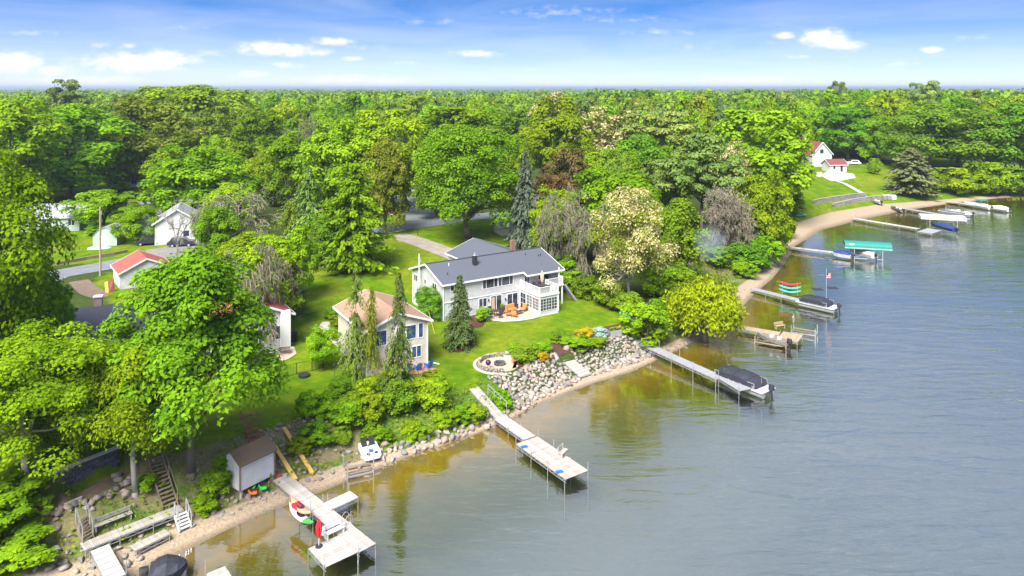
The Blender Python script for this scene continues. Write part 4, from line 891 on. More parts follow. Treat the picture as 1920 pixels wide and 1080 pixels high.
    # deck
    dk = MB(); dk.b2(sx0-.1, sx1+.1, sy-.1, -.06, 2.62, 2.8); dk.b2(sx1+.1, 18.0, -2.1, -.06, 2.62, 2.8); d = dk.build('deck', DECKG, gh); fb = MB()
    fb.b2(sx0-.14, sx1+.14, sy-.16, sy-.1, 2.6, 2.86).b2(sx0-.16, sx0-.1, sy-.1, -.06, 2.6, 2.86).b2(sx1+.1, sx1+.16, sy-.1, -2.1, 2.6, 2.86).b2(sx1+.16, 18.06, -2.16, -2.1, 2.6, 2.86).build('deck_fascia', TRIM, d)
    rail(d, [(sx0, -.3), (sx0, -2.6), (sx0, sy), (sx1-1.2, sy), (sx1, sy), (sx1, -2.1), (17.95, -2.05), (17.95, -.2)], 2.8, 1.0)
    for x, y in ((17.9, -2.0), (17.9, -.3)): MB().box(x, y, 1.3, .16, .16, 2.7).build('deck_post', TRIM, gh)
    MB().box(17.9, -1.25, 3.9, .14, .14, 2.2).build('porch_post', TRIM, gh)
    sg = MB(); sg.bar((18.3, -2.2, 2.7), (20.2, -2.4, .1), .06, .25); sg.bar((18.3, -1.3, 2.7), (20.2, -1.4, .1), .06, .25)
    for q in range(9): sg.box(18.45+q*.2, -1.8, 2.55-q*.28, .25, .9, .05)
    sg.build('deck_stairs', DECKG, gh)
    # garage wing
    gable(gh, 10.6, 20.4, GW-3.0, 19.0, 4.05, 5.75, 'y', SID_GREY, SH_GREY, .4, roofname='garage_roof')
    ch = MB().box(18.6, 12.2, 5.7, .7, .5, 1.5).build('garage_chimney', mat('old_brick', (.25, .13, .09), .9), gh)
    window(gh, (10.6, 16, 1.6), -pi/2, 1.2, .9, cols=2)
    return curt
curt = grey_house(); curt.build('curtain', mat('peach_curtain', (.66, .45, .34), .9), gh)

# patio and its furniture
patio = [GF.o + GF.ex*a + GF.ey*b for a, b in ((4.9, -.05), (11.85, -.05), (11.85, -5.2), (10.2, -5.35), (8.3, -5.1), (6.6, -4.3), (5.6, -3.0), (5.0, -1.6))]
sheet('patio', [(p.x, p.y) for p in patio], PAVER, .06, .5, label='tan paved patio in front of the grey house', cat='patio')
sheet('patio_edge', [(p.x, p.y) for p in [GF.o + GF.ex*a + GF.ey*b for a, b in ((11.7, -5.4), (10.2, -5.6), (8.2, -5.32), (6.4, -4.5), (5.35, -3.1), (4.75, -1.6), (5.0, -1.6), (5.6, -3.0), (6.6, -4.3), (8.3, -5.1), (10.2, -5.35), (11.7, -5.2))]], KERB, .075, .5, label='pale kerb round the patio', cat='kerb')
def gp(a, b, dz=.06): p = GF.o + GF.ex*a + GF.ey*b; return Vector((p.x, p.y, gz(p.x, p.y)+dz))
def chair(name, label, pos, rz, frame, seat, back, w=.6, group=None, arms=True, wide=None):
    w = wide or w; o = thing(name, label, 'chair' if not wide else 'sofa', pos, rz, group)
    for x in (-w/2, w/2):
        for y in (-.3, .3): MB().tube((x, y, 0), (x, y, .42 if y < 0 else .5), .025, .025, 5).build('leg', frame, o)
    MB().b2(-w/2, w/2, -.32, .3, .36, .5).build('seat_cushion', seat, o)
    MB().slab([(-w/2, .26, .98), (w/2, .26, .98), (w/2, .42, 1.02), (-w/2, .42, 1.02)], .52).build('back_cushion', back, o)
    if arms:
        for x in (-w/2-.04, w/2+.04): MB().b2(x-.03, x+.03, -.32, .4, .6, .65).build('armrest', frame, o)
    return o
def table(name, label, pos, rz, m, L=1.2, W=.7, h=.72, rnd=False, group=None):
    o = thing(name, label, 'table', pos, rz, group)
    if rnd: MB().tube((0, 0, h-.05), (0, 0, h), L/2, L/2, 18).build('table_top', m, o)
    else: MB().b2(-L/2, L/2, -W/2, W/2, h-.06, h).build('table_top', m, o)
    for x in (-L*.38, L*.38):
        for y in (-(L if rnd else W)*.36, (L if rnd else W)*.36): MB().tube((x, y, 0), (x, y, h-.05), .025, .025, 5).build('leg', m, o)
    return o
table('dining_table', 'round dark metal dining table on the house patio', gp(6.9, -1.9), ga, WICKER, 1.2, rnd=True)
for i, (t, lb) in enumerate(((0.2, 'right'), (1.7, 'wall'), (3.2, 'left'), (4.7, 'lawn'))):
    chair('patio_chair', 'dark patio chair on the %s side of the round patio table' % lb, gp(6.9+1.0*cos(t), -1.9+1.0*sin(t)), ga+t-pi/2, DARKM, WICKER, WICKER, .52)
chair('outdoor_sofa', 'orange cushioned two seat sofa on the house patio', gp(9.55, -1.6), ga+.1, WICKER, ORANGE, ORANGE, wide=1.5)
chair('patio_armchair', 'orange cushioned armchair left of the low table', gp(8.3, -2.9), ga+1.2, WICKER, ORANGE, ORANGE, .65); chair('patio_armchair', 'orange cushioned armchair against the sunroom', gp(11.15, -2.3), ga-1.1, WICKER, ORANGE, ORANGE, .65)
chair('patio_armchair', 'orange cushioned armchair nearest the lawn', gp(8.7, -3.75), ga+2.3, WICKER, ORANGE, ORANGE, .65)
table('coffee_table', 'low dark wicker coffee table by the orange sofa', gp(10.0, -2.9), ga+.1, WICKER, 1.2, .65, .42)
b = thing('storage_bench', 'dark wicker storage box under the patio window', 'storage box', gp(10.2, -.55), ga); MB().b2(-.95, .95, -.32, .32, 0, .6).build('body', WICKER, b); MB().b2(-.98, .98, -.35, .35, .605, .67).build('lid', DARKM, b)
b = thing('plant_pot', 'dark pot with a plant beside the patio door', 'plant pot', gp(8.75, -.5), ga); MB().tube((0, 0, 0), (0, 0, .45), .17, .24, 10).build('pot', DARKM, b); link('plant', leafproto('shrub', 'bush', 0)[0], b, (0, 0, .4)).scale = (.6, .6, .6)
DZ = 2.2 + 2.8
def gd(a, b): p = GF.o + GF.ex*a + GF.ey*b; return Vector((p.x, p.y, DZ))
table('deck_table', 'dark dining table on the upper deck', gd(13.5, -3.2), ga, WICKER, 1.7, .95)
for i, (dx, dy, t, lb) in enumerate(((-.5, -.85, pi, 'rail side left'), (.5, -.85, pi, 'rail side right'), (-.5, .85, 0, 'house side left'), (.5, .85, 0, 'house side right'))):
    chair('deck_chair', 'dark chair at the %s of the upper deck table' % lb, gd(13.5+dx, -3.2+dy), ga+t, DARKM, WICKER, WICKER, .5)
def umbrella(name, label, pos, m, h=2.4, r=.17):
    o = thing(name, label, 'umbrella', pos); MB().tube((0, 0, 0), (0, 0, h), .025, .02, 6).build('pole', TRIM, o); secs = []
    for z, k in ((.35, .55), (.5, .9), (.7, 1), (.85, .6), (1.0, .08)): secs.append([(cos(2*pi*i/14)*r*k*(1 if i % 2 else .62), sin(2*pi*i/14)*r*k*(1 if i % 2 else .62), h*z) for i in range(14)])
    MB().loft(secs).build('folded_canopy', m, o); MB().tube((0, 0, 0), (0, 0, .1), .26, .24, 12).build('base', DARKM, o); return o
umbrella('deck_umbrella', 'folded tan umbrella on the upper deck', gd(14.3, -2.2), TANC, 2.5, .26)
b = thing('grill', 'black covered grill at the right end of the upper deck', 'grill', gd(16.8, -1.2), ga); MB().loft([[(-.7*k, -.35*k, z), (.7*k, -.35*k, z), (.7*k, .35*k, z), (-.7*k, .35*k, z)] for z, k in ((.05, 1), (.8, 1.02), (1.1, .8), (1.2, .45))]).build('cover', BLACKC, b)

# ------------------------------------------------------------------ cream house
Z5 = lambda x, y: (580+x/4.5, 480+y/4.5)
ca = radians(31.5); CO = Vector((-15.7, 76.5)) + Vector((cos(ca), sin(ca)))*.45 + Vector((-sin(ca), cos(ca)))*.45
CF = Frame((CO.x, CO.y, 2.05), ca); ch_ = thing('cream_house', 'two storey cream house with salmon roof behind the thin spruces', 'house', CF.o, ca)
CW, CD = 7.1, 9.7
ro = gable(ch_, 0, CW, 0, CD, 5.0, 6.3, 'y', SID_CREAM, SH_TAN, .45)
for x, y in ((2.5, 6.2), (4.6, 5.0), (4.9, 3.4)): MB().box(x, y, 6.15 - abs(x-CW/2)*.33+.1, .3, .3, .22).build('roof_vent', DARKM, ro)
MB().tube((2.6, 8.4, 5.9), (2.6, 8.4, 6.75), .09, .09, 8).build('vent_pipe', ALU, ro)
for a, b, kk in (((820, 592), (898, 688), {}), ((923, 570), (957, 680), {}), ((565, 640), (650, 745), {}), ((497, 662), (535, 765), {}), ((735, 610), (795, 715), {}), ((868, 768), (940, 842), dict(cols=2)), ((700, 800), (760, 870), dict(cols=2))):
    win_front(ch_, CF, Z5(*a), Z5(*b), gl=BLUEGLASS, **kk)
MB().b2(-.06, .06, -.06, .06, -.3, 5.0).build('corner_board', TRIM, ch_, (CW, 0, 0)); MB().b2(-.06, .06, -.06, .06, -.3, 5.0).build('corner_board', TRIM, ch_)
MB().bar((CW+.1, -.1, .25), (CW+1.0, -1.0, .08), .1, .1).build('downspout', TRIM, ch_)
pt = [CF.o + CF.ex*a + CF.ey*b for a, b in ((1.0, -.05), (CW+.2, -.05), (CW+.2, -2.2), (1.0, -2.2))]; sheet('cream_house_patio', [(p.x, p.y) for p in pt], BRICKS, .06, .5, label='small brick patio in front of the cream house', cat='patio')
def adirondack(label, pos, rz):
    o = thing('adirondack_chair', label, 'chair', pos, rz)
    MB().slab([(-.28, -.35, .4), (.28, -.35, .4), (.28, .25, .28), (-.28, .25, .28)], .04).build('seat', BLUEP, o)
    for k in range(4): x = -.24+k*.16; MB().slab([(x-.065, .22, .3), (x+.065, .22, .3), (x+.065, .5, 1.0 - .06*abs(k-1.5)), (x-.065, .5, 1.0 - .06*abs(k-1.5))], .04).build('back_slat', BLUEP, o)
    for s in (-1, 1): MB().b2(s*.36-.06, s*.36+.06, -.42, .35, .52, .56).build('armrest', BLUEP, o); MB().b2(s*.33-.03, s*.33+.03, -.38, -.3, 0, .52).build('front_leg', BLUEP, o); MB().bar((s*.3, -.2, .33), (s*.3, .55, .03), .04, .1).build('back_leg', BLUEP, o)
def cp(a, b): p = CF.o + CF.ex*a + CF.ey*b; return Vector((p.x, p.y, gz(p.x, p.y)+.06))
adirondack('blue slatted lawn chair nearest the cream house corner', cp(6.7, -1.2), ca+pi+.3); adirondack('blue slatted lawn chair in the middle of the brick patio', cp(5.4, -1.3), ca+pi); adirondack('blue slatted lawn chair partly behind the ragged spruce', cp(4.2, -1.3), ca+pi-.2)

# ------------------------------------------------------------------ other houses on the left
g = P(225, 543, 3.6); gaR = radians(37); RFm = Frame(g, gaR); rg = thing('garage', 'white garage with faded red roof beside the street', 'garage', g, gaR)
gable(rg, 0, 7.0, 0, 6.2, 2.35, 4.0, 'y', SID_WHITE, SH_RED, .3)
z6 = lambda x, y: (80+x/3.375, 340+y/3.375)
win_front(rg, RFm, z6(577, 596), z6(611, 614), cols=2, fr=.05); win_front(rg, RFm, z6(740, 578), z6(760, 598), fr=.05)
wp = G(258, 548)
for i in range(4):
    q = wp + Vector((i*.9-1.0, .2*i, 0)); o = thing('firewood_pile', ['leftmost', 'second', 'third', 'rightmost'][i] + ' heap of brush and firewood along the white garage wall', 'firewood', q, .6, 'firewood heaps by the garage')
    for k in range(9): MB().tube((random.uniform(-.5, .5), random.uniform(-.3, .3), .1+.06*k), (random.uniform(-.5, .5), random.uniform(-.3, .3), .12+.06*k), .06, .05, 5).build('log', OLDW, o)
q = G(216, 545); o = thing('leaning_boards', 'red and tan boards leaning on the garage corner', 'boards', q, gaR); MB().slab([(-.9, -.1, 1.7), (-.2, -.3, 1.9), (-.1, -.5, .05), (-.8, -.6, .05)], .08).build('board', REDW, o); MB().slab([(-1.4, -.2, 1.5), (-1.0, -.3, 1.6), (-.9, -.6, .05), (-1.3, -.5, .05)], .08).build('board', YELW, o)

def small_house(name, label, px, py, a, L, W, e, r, axis, wm, rm, z=None, cat='house', oh=.4, shift=(0, 0)):
    p = G(px, py); o = thing(name, label, cat, p, a); gable(o, shift[0], shift[0]+L, shift[1], shift[1]+W, e, r, axis, wm, rm, oh); return o, p
# charcoal roofed house, mostly behind trees
p = P(172, 574, 8.3); dh = thing('dark_roof_house', 'house with charcoal roof and brick chimney hidden behind left trees', 'house', (p.x, p.y, gz(p.x, p.y)), radians(22)); dz = 8.15-gz(p.x, p.y)
ro = gable(dh, -7, 6, -4.5, 4.5, dz-2.3, dz, 'x', SID_WHITE, SH_DARK, .5); c = MB().box(.6, .3, dz+.3, .8, .8, 1.6).build('chimney', mat('chimney_brick', (.30, .22, .19), .9), ro); MB().box(.6, .3, dz+1.13, .95, .95, .12).build('chimney_cap', TRIM, c)
gable(dh, 1.0, 5.5, -8, -4.4, dz-3.0, dz-1.4, 'y', SID_WHITE, SH_DARK, .5, roofname='porch_roof'); window(dh, (-5, -4.5, 1), 0, 1.6, 1.3, cols=2); window(dh, (2.2, -8, .9), 0, 1.8, 1.3, cols=2); window(dh, (-2, -4.5, 1), 0, 1.4, 1.3, cols=2)
# red roofed cottage behind the maple
p = G(543, 650); rh = thing('red_roof_cottage', 'white cottage with red roof mostly behind the big maple', 'house', p, radians(33)); gable(rh, -9, 0, 0, 7.5, 4.1, 6.0, 'y', SID_WHITE, SH_RED, .5); window(rh, (-1.9, 0, 1.2), 0, .8, 1.5); window(rh, (-4.4, 0, 1.2), 0, 1.6, 1.5, cols=2); window(rh, (-7.4, 0, 1.2), 0, 1.4, 1.5, cols=2)
MB().box(-.6, -.35, 2.2, 1.1, .6, 4.6).build('chimney', mat('whitewashed_brick', (.68, .68, .68), .8, .12, 9), rh); MB().b2(-2.6, .2, -1.5, -.7, .02, .22).build('step', CONC, rh)
# green house, shed, outbuilding
o, p = small_house('ranch_house', 'low pale green house with grey roof at far left', 104, 434, radians(8), 11, 7, 3.0, 5.0, 'x', SID_GREEN, SH_LT, shift=(-6.5, 0)); window(o, (2.4, 0, 1.2), 0, 1.2, 1.2, cols=2); window(o, (-2.5, 0, 1.2), 0, 1.6, 1.2, cols=2); MB().tube((-1, 2.5, 4.3), (-1, 2.5, 5.4), .15, .15, 8).build('flue', DARKM, o)
p = G(174, 462); sh = thing('gambrel_shed', 'pale barn shaped garden shed behind the wooden pole', 'shed', p, radians(8)); gw = 4.1; pr = [(0, 0), (gw, 0), (gw, 1.9), (gw*.8, 2.9), (gw*.5, 3.4), (gw*.2, 2.9), (0, 1.9)]
MB().loft([[(a, y, b) for a, b in pr] for y in (0, 4.5)]).build('wall', SID_GREEN, sh); rf = MB()
for (a, b), (c, d) in zip(pr[2:-1], pr[3:]): rf.slab([(a, -.15, b+.1), (a, 4.65, b+.1), (c, 4.65, d+.1), (c, -.15, d+.1)], .08)
(a, b), (c, d) = pr[-1], pr[-1]; rf.build('roof', SH_LT, sh); MB().b2(1.2, 2.9, -.05, 0, .1, 1.9).build('door', WHITE, sh)
tr_ = MB()
for (a, b), (c, d) in zip(pr[1:-1], pr[2:]): tr_.bar((a, -.04, b), (c, -.04, d), .06, .12)
tr_.build('trim', TRIM, sh)
o, p = small_house('outbuilding', 'white outbuilding with pale grey roof behind parked cars', 290, 460, radians(20), 7.5, 8, 4.0, 6.4, 'y', SID_WHITE, SH_LT); MB().b2(1.0, 3.6, -.05, 0, .05, 2.3).build('garage_door', WHITE, o); window(o, (4.8, 0, 1.3), 0, 1, 1.1)
gable(o, -3.0, 0, 2, 8, 3.6, 5.4, 'y', SID_WHITE, SH_LT, .3, roofname='lean_roof')
def car(label, px, py, rz, paint, L=4.6, cat='car', name='parked_car'):
    p = G(px, py); o = thing(name, label, cat, p, rz); W = 1.8; pr = [(-L/2, .45), (-L/2, .95), (-L*.42, 1.05), (-L*.34, 1.7), (L*.12, 1.72), (L*.26, 1.12), (L*.47, 1.0), (L/2, .8), (L/2, .45)]
    MB().loft([[(a, y*k, b) for a, b in pr] for y, k in ((-W/2, 1), (W/2, 1))]).build('body', paint, o)
    gm = MB(); gm.add([(-L*.31, -W/2-.012, 1.12), (L*.2, -W/2-.012, 1.12), (L*.1, -W/2-.012, 1.6), (-L*.29, -W/2-.012, 1.6), (-L*.31, W/2+.012, 1.12), (L*.2, W/2+.012, 1.12), (L*.1, W/2+.012, 1.6), (-L*.29, W/2+.012, 1.6)], [(0, 1, 2, 3), (7, 6, 5, 4)]).build('side_window', GLASS, o)
    MB().add([(L*.135, -W*.44, 1.68), (L*.255, -W*.44, 1.17), (L*.255, W*.44, 1.17), (L*.135, W*.44, 1.68)], [(0, 1, 2, 3)]).build('windscreen', GLASS, o, (.015, 0, .015))
    for x in (-L*.3, L*.3):
        for s in (-1, 1): w = MB().tube((x, s*W*.40, .35), (x, s*W*.52, .35), .35, .35, 14).build('wheel', RUBBER, o); MB().tube((x, s*W*.5, .35), (x, s*W*.53, .35), .2, .2, 10).build('rim', ALU, w)
    for s in (-1, 1): MB().b2(L/2-.02, L/2+.02, s*W*.36-.18, s*W*.36+.18, .7, .84).build('headlight', GREYP, o)
    return o
car('dark parked car left of the white outbuilding door', 280, 459, radians(200), CARD); car('dark parked car under the dead white tree', 340, 462, radians(15), CARD)
car('white sport utility car beside the small far cottage', 1600, 309, radians(170), CARW, 4.8)
# upturned rowboat in garden
q = G(187, 467); o = thing('upturned_rowboat', 'pale teal boat lying upside down by the gambrel shed', 'boat', q, .2); MB().loft([[(x, -w, .05), (x, -w*.7, h), (x, w*.7, h), (x, w, .05)] for x, w, h in ((-1.9, .5, .35), (-1, .68, .5), (.3, .66, .5), (1.3, .4, .42), (1.9, .05, .25))]).build('hull', mat('pale_teal', (.35, .55, .52), .6), o, smooth=False)
tm = thing('timber_edging', 'long grey timber edging between lawn and street', 'edging', G(110, 498)); 
ee = PX((105, 497), (160, 487), (215, 478), (238, 473))
for a, b in zip(ee[:-1], ee[1:]): MB().bar((a[0], a[1], gz(*a)+.2), (b[0], b[1], gz(*b)+.2), .4, .6).build('timber', OLDW, None).parent = tm
for ch in tm.children: ch.matrix_parent_inverse = Matrix.Translation(-tm.location)
o, p = small_house('white_neighbour_house', 'white house glimpsed behind the far left trees', 200, 352, radians(5), 12, 8, 3.0, 5.2, 'x', SID_WHITE, SH_LT); window(o, (2, 0, 1), 0, 1.4, 1.3, cols=2); window(o, (7, 0, 1), 0, 1.4, 1.3, cols=2)
o, p = small_house('tan_neighbour_house', 'tan roofed building glimpsed left of the larch', 560, 500, radians(28), 8, 6, 2.6, 4.2, 'x', SID_CREAM, SH_BRN, shift=(-1, 0)); window(o, (2, 0, 1), 0, 1.4, 1.1, cols=2)
o, p = small_house('small_white_shed', 'small white shed right of the big round maple', 940, 442, radians(30), 4.5, 3, 2.1, 3.2, 'x', SID_WHITE, SH_LT, cat='shed')

# poles
def pole(label, px, by, ty, m, r=.16, arm=True):
    g = G(px, by); h = (by-ty)*g.y/F; o = thing('utility_pole', label, 'utility pole', g); MB().tube((0, 0, -.3), (0, 0, h), r, r*.75, 9).build('post', m, o)
    if arm: MB().bar((-.9, 0, h-.5), (.9, 0, h-.5), .1, .12).build('crossarm', m, o); [MB().tube((x, 0, h-.45), (x, 0, h-.25), .05, .04, 6).build('insulator', GREYP, o) for x in (-.8, .8)]
    else: MB().tube((.18, 0, h-1.2), (.18, 0, h-.7), .07, .07, 8).build('bracket', ALU, o)
    return g, h
pole('weathered wooden utility pole in front of the gambrel shed', 188, 517, 388, POLE, .17, False); gpo, hpo = pole('pale utility pole at the left end of the grey house', 786, 581, 476, mat('pale_pole', (.55, .54, .5), .8), .13, False); pole('reddish wooden pole by the side street', 752, 396, 318, REDPOLE, .2)
o = thing('guy_wire', 'thin guy wire running from the pale pole to the lawn', 'wire', gpo); e = G(815, 626); MB().tube((0, 0, hpo*.6), (e.x-gpo.x, e.y-gpo.y, e.z-gpo.z), .03, .03, 4).build('wire', YELW, o)
q = G(737, 441); mbx = thing('mailbox', 'black mailbox post at the end of the tan driveway', 'mailbox', G(783, 441)); MB().box(0, 0, .55, .12, .12, 1.1).build('post', DARKM, mbx); MB().box(0, 0, 1.2, .25, .55, .3).build('box', DARKM, mbx)
q = G(743, 400); pb = thing('planting_bed', 'round bed with a shrub and red edging by the street', 'planting bed', q); MB().tube((0, 0, -.1), (0, 0, .12), 1.9, 1.9, 20).build('edging', BRICKS, pb); MB().tube((0, 0, 0), (0, 0, .14), 1.7, 1.7, 20).build('soil', MULCH, pb); link('plant', leafproto('shrub', 'bush', 1)[0], pb, (0, 0, .1)).scale = (1.6, 1.6, 1.3)

# wire fence
fr = thing('wire_fence', 'black wire mesh fence round the small garden', 'fence', G(520, 705)); fo = fr.location.copy(); pts = [G(*a) for a in ((512, 690), (527, 709), (556, 702), (585, 696), (606, 690))] + [G(602, 645), G(568, 641), G(553, 636)]
for i, p in enumerate(pts): MB().tube((p.x-fo.x, p.y-fo.y, p.z-fo.z-.1), (p.x-fo.x, p.y-fo.y, p.z-fo.z+1.25), .04, .04, 6).build('fence_post', DARKM, fr)
for a, b in zip(pts[:-1], pts[1:]):
    m = MB(); n = max(3, int((b-a).length/.35))
    for z in (.1, 1.2): m.bar(a-fo+Vector((0, 0, z)), b-fo+Vector((0, 0, z)), .03, .03)
    for z in (.3, .5, .7, .9, 1.05): m.bar(a-fo+Vector((0, 0, z)), b-fo+Vector((0, 0, z)), .008, .008)
    for k in range(1, n): q = a.lerp(b, k/n)-fo; m.bar(q+Vector((0, 0, .1)), q+Vector((0, 0, 1.2)), .008, .008)
    m.build('mesh_panel', DARKM, fr)
b = thing('patio_grill', 'black grill by the white cottage chimney', 'grill', G(550, 640)); MB().box(0, 0, .45, .9, .5, .9).build('cart', DARKM, b); MB().loft([[(x, .3*cos(t), .9+.3*sin(t)) for t in np.linspace(0, pi, 7)] for x in (-.4, .4)]).build('hood', BLACKC, b)
table('garden_table', 'brown patio table behind the wire fence', G(534, 664), .3, OLDW, 1.2, .8, .72)
b = thing('bird_feeder', 'dark bird feeder on a thin pole left of the spruces', 'bird feeder', G(627, 716)); MB().tube((0, 0, 0), (0, 0, 1.8), .02, .02, 5).build('pole', DARKM, b); MB().tube((0, 0, 1.75), (0, 0, 2.05), .16, .05, 8).build('feeder', DARKM, b)
b = thing('fire_ring', 'dark fire ring on the grass beside the wire fence', 'fire ring', G(570, 706)); MB().tube((0, 0, 0), (0, 0, .25), .6, .62, 14).build('ring', DARKM, b)

# ------------------------------------------------------------------ far beach houses
def far_house():
    p = P(1523, 312, 5.6); a = radians(14); o = thing('beach_house', 'tall white house with maroon roof above the far beach', 'house', (p.x, p.y, gz(p.x, p.y)), a); o.scale = (1.2, 1.2, 1.2)
    gable(o, 0, 6.6, 0, 12, 3.6, 7.0, 'y', SID_WHITE, SH_MAR, .3); gable(o, -3.5, 5.0, 9, 17, 6.3, 9.6, 'x', SID_WHITE, SH_MAR, .3, roofname='upper_roof')
    window(o, (1.6, 8.9, 5.0), 0, .9, .9); window(o, (3.6, 8.9, 5.0), 0, .9, .9); window(o, (0, 4, 1.4), -pi/2, 1, 1.3); window(o, (0, 8, 1.4), -pi/2, 1, 1.3); window(o, (2.6, 0, 3.8), 0, 1.2, 1.2)
    for s in (-2.2, 3.7): gable(o, s-.8, s+.8, 8.4, 10.5, 6.6, 7.6, 'y', SID_WHITE, SH_MAR, .15, roofname='dormer_roof')
    q = G(1556, 323); c = thing('beach_cottage', 'tiny white cottage with maroon roof beside the beach house', 'cottage', q, radians(10)); gable(c, 0, 6.2, 0, 4.5, 2.5, 4.0, 'x', SID_WHITE, SH_MAR, .35)
    window(c, (6.2, .8, .8), pi/2, 1, 1.3); window(c, (6.2, 2.6, .8), pi/2, 1, 1.3); window(c, (1.2, 0, 1), 0, .8, 1.1); window(c, (3.8, 0, .1), 0, .9, 2.0, name='door')
far_house()
q = G(1535, 331); o = thing('white_planter', 'white tub in front of the maroon roofed house', 'tub', q); MB().tube((0, 0, 0), (0, 0, 1.3), .9, 1.1, 12).build('tub', WHITE, o)
# retaining walls above far beach, kept as built courses of blocks
def block_wall(name, label, pts, h, m, bl=.6, courses=4, capm=None, cat='wall', dz0=-.2):
    o = thing(name, label, cat, pts[0]); c0 = Vector(pts[0]); ch = (h-dz0)/courses; me = MB().box(0, 0, 0, bl*.97, .32, ch*.95).mesh('block', m); ln = 0; n = 0
    for a, b in zip(pts[:-1], pts[1:]):
        a, b = Vector(a), Vector(b); d = b-a; L_ = hypot(d.x, d.y); k = max(1, round(L_/bl)); an = atan2(d.y, d.x)
        for i in range(k):
            for r in range(courses):
                t = (i+.5+(.25 if r % 2 else -.25)/1)/k; q = a.lerp(b, min(max(t, .5/k), 1-.5/k)) if courses < 2 else a + d*t; off = random.uniform(-.03, .03)
                if n < 298: link('block', me, o, (q.x-c0.x - sin(an)*off, q.y-c0.y + cos(an)*off, q.z-c0.z + dz0 + ch*(r+.5)), an)
                n += 1
        if capm: MB().bar(a-c0+Vector((0, 0, h+.05)), b-c0+Vector((0, 0, h+.05)), .42, .1).build('coping', capm, o)
    return o
FW = mat('far_wall_block', (.24, .225, .21), .9, .25, 2, ovar=.2)
wpts = [G(1526, 383), G(1545, 379), G(1585, 373), G(1622, 369)]; block_wall('retaining_wall', 'upper grey block wall above the far beach', wpts, 1.1, FW, 1.2, 3, KERBF)
wpts = [G(1562, 389), G(1600, 380), G(1635, 375), G(1670, 371)]; block_wall('retaining_wall', 'lower grey block wall along the far beach sand', wpts, 1.0, FW, 1.2, 3, KERBF)

# dark block wall beside the lower-left terrace
a, c = TERRACE; dv = (c-a).normalized(); nv = Vector((-dv.y, dv.x, 0)); w0 = P(70, 925, 2.5) + nv*0; A0 = a + nv*1.45 - dv*3.2; A1 = c + nv*1.45 + dv*.4; A0.z = A1.z = 2.5
block_wall('block_wall', 'charcoal block retaining wall behind the dirt terrace', [A0, A1], 1.62, BLOCK, .46, 8, KERB)
o = thing('satellite_dish', 'white round dish lying at the end of the block wall', 'dish', P(105, 917, 2.55)); MB().loft([[(r*cos(t), r*.9*sin(t), z) for t in np.linspace(0, 2*pi, 15)[:-1]] for r, z in ((.1, .25), (.35, .28), (.45, .34))]).build('dish', WHITE, o); MB().tube((0, 0, -.05), (0, .05, .3), .03, .03, 6).build('stand', ALU, o)
o = thing('garden_lamp', 'black lamp post on the lawn above the block wall', 'lamp', G(166, 862)); MB().tube((0, 0, -.1), (0, 0, .8), .04, .04, 6).build('post', DARKM, o); MB().tube((0, 0, .8), (0, 0, 1.1), .1, .14, 8).build('lantern', DARKM, o)
o = thing('driftwood', 'pale driftwood log lying on the dirt terrace', 'log', P(137, 942, 2.55), atan2(dv.y, dv.x)); MB().tube((-.6, 0, .1), (.6, 0, .12), .11, .09, 8).build('log', DECKW, o)
# ------------------------------------------------------------------ boulders
def stonemat():
    m, N, L = newmat('field_stone'); tc = N.new('ShaderNodeTexCoord'); oi = N.new('ShaderNodeObjectInfo'); at = N.new('ShaderNodeAttribute'); at.attribute_name = 'tint'
    k = mth(N, L, 'ADD', oi.outputs['Random'], at.outputs['Fac']); k = mth(N, L, 'FRACT', k)
    c = ramp(N, L, k, [(0, (.28, .25, .215)), (.2, (.42, .375, .32)), (.4, (.16, .16, .165)), (.55, (.38, .29, .225)), (.7, (.46, .425, .375)), (.85, (.32, .24, .185)), (1, (.22, .22, .22))])
    f = noise(N, L, tc.outputs['Object'], 3, 5, .7); c = mixc(N, L, mth(N, L, 'MULTIPLY', f, .5), c, (.16, .14, .12))
    prin(N, L, c, .85, bumpn(N, L, f, .7, .04), 0, .25); return m
STONE = stonemat(); rocks = []
for s in range(8):
    r = np.random.default_rng(300+s); bm = bmesh.new(); pts = unit(r.normal(size=(15, 3)))*np.array([.56, .46, .36])*r.uniform(.85, 1.1, (15, 1))
    for p in pts: bm.verts.new(p)
    g = bmesh.ops.convex_hull(bm, input=bm.verts[:]); 
    for v in [v for v in bm.verts if not v.link_faces]: bm.verts.remove(v)
    me = bpy.data.meshes.new('stone'); bm.to_mesh(me); bm.free(); me.materials.append(STONE); me.polygons.foreach_set('use_smooth', [s % 2 == 0]*len(me.polygons)); rocks.append(me)
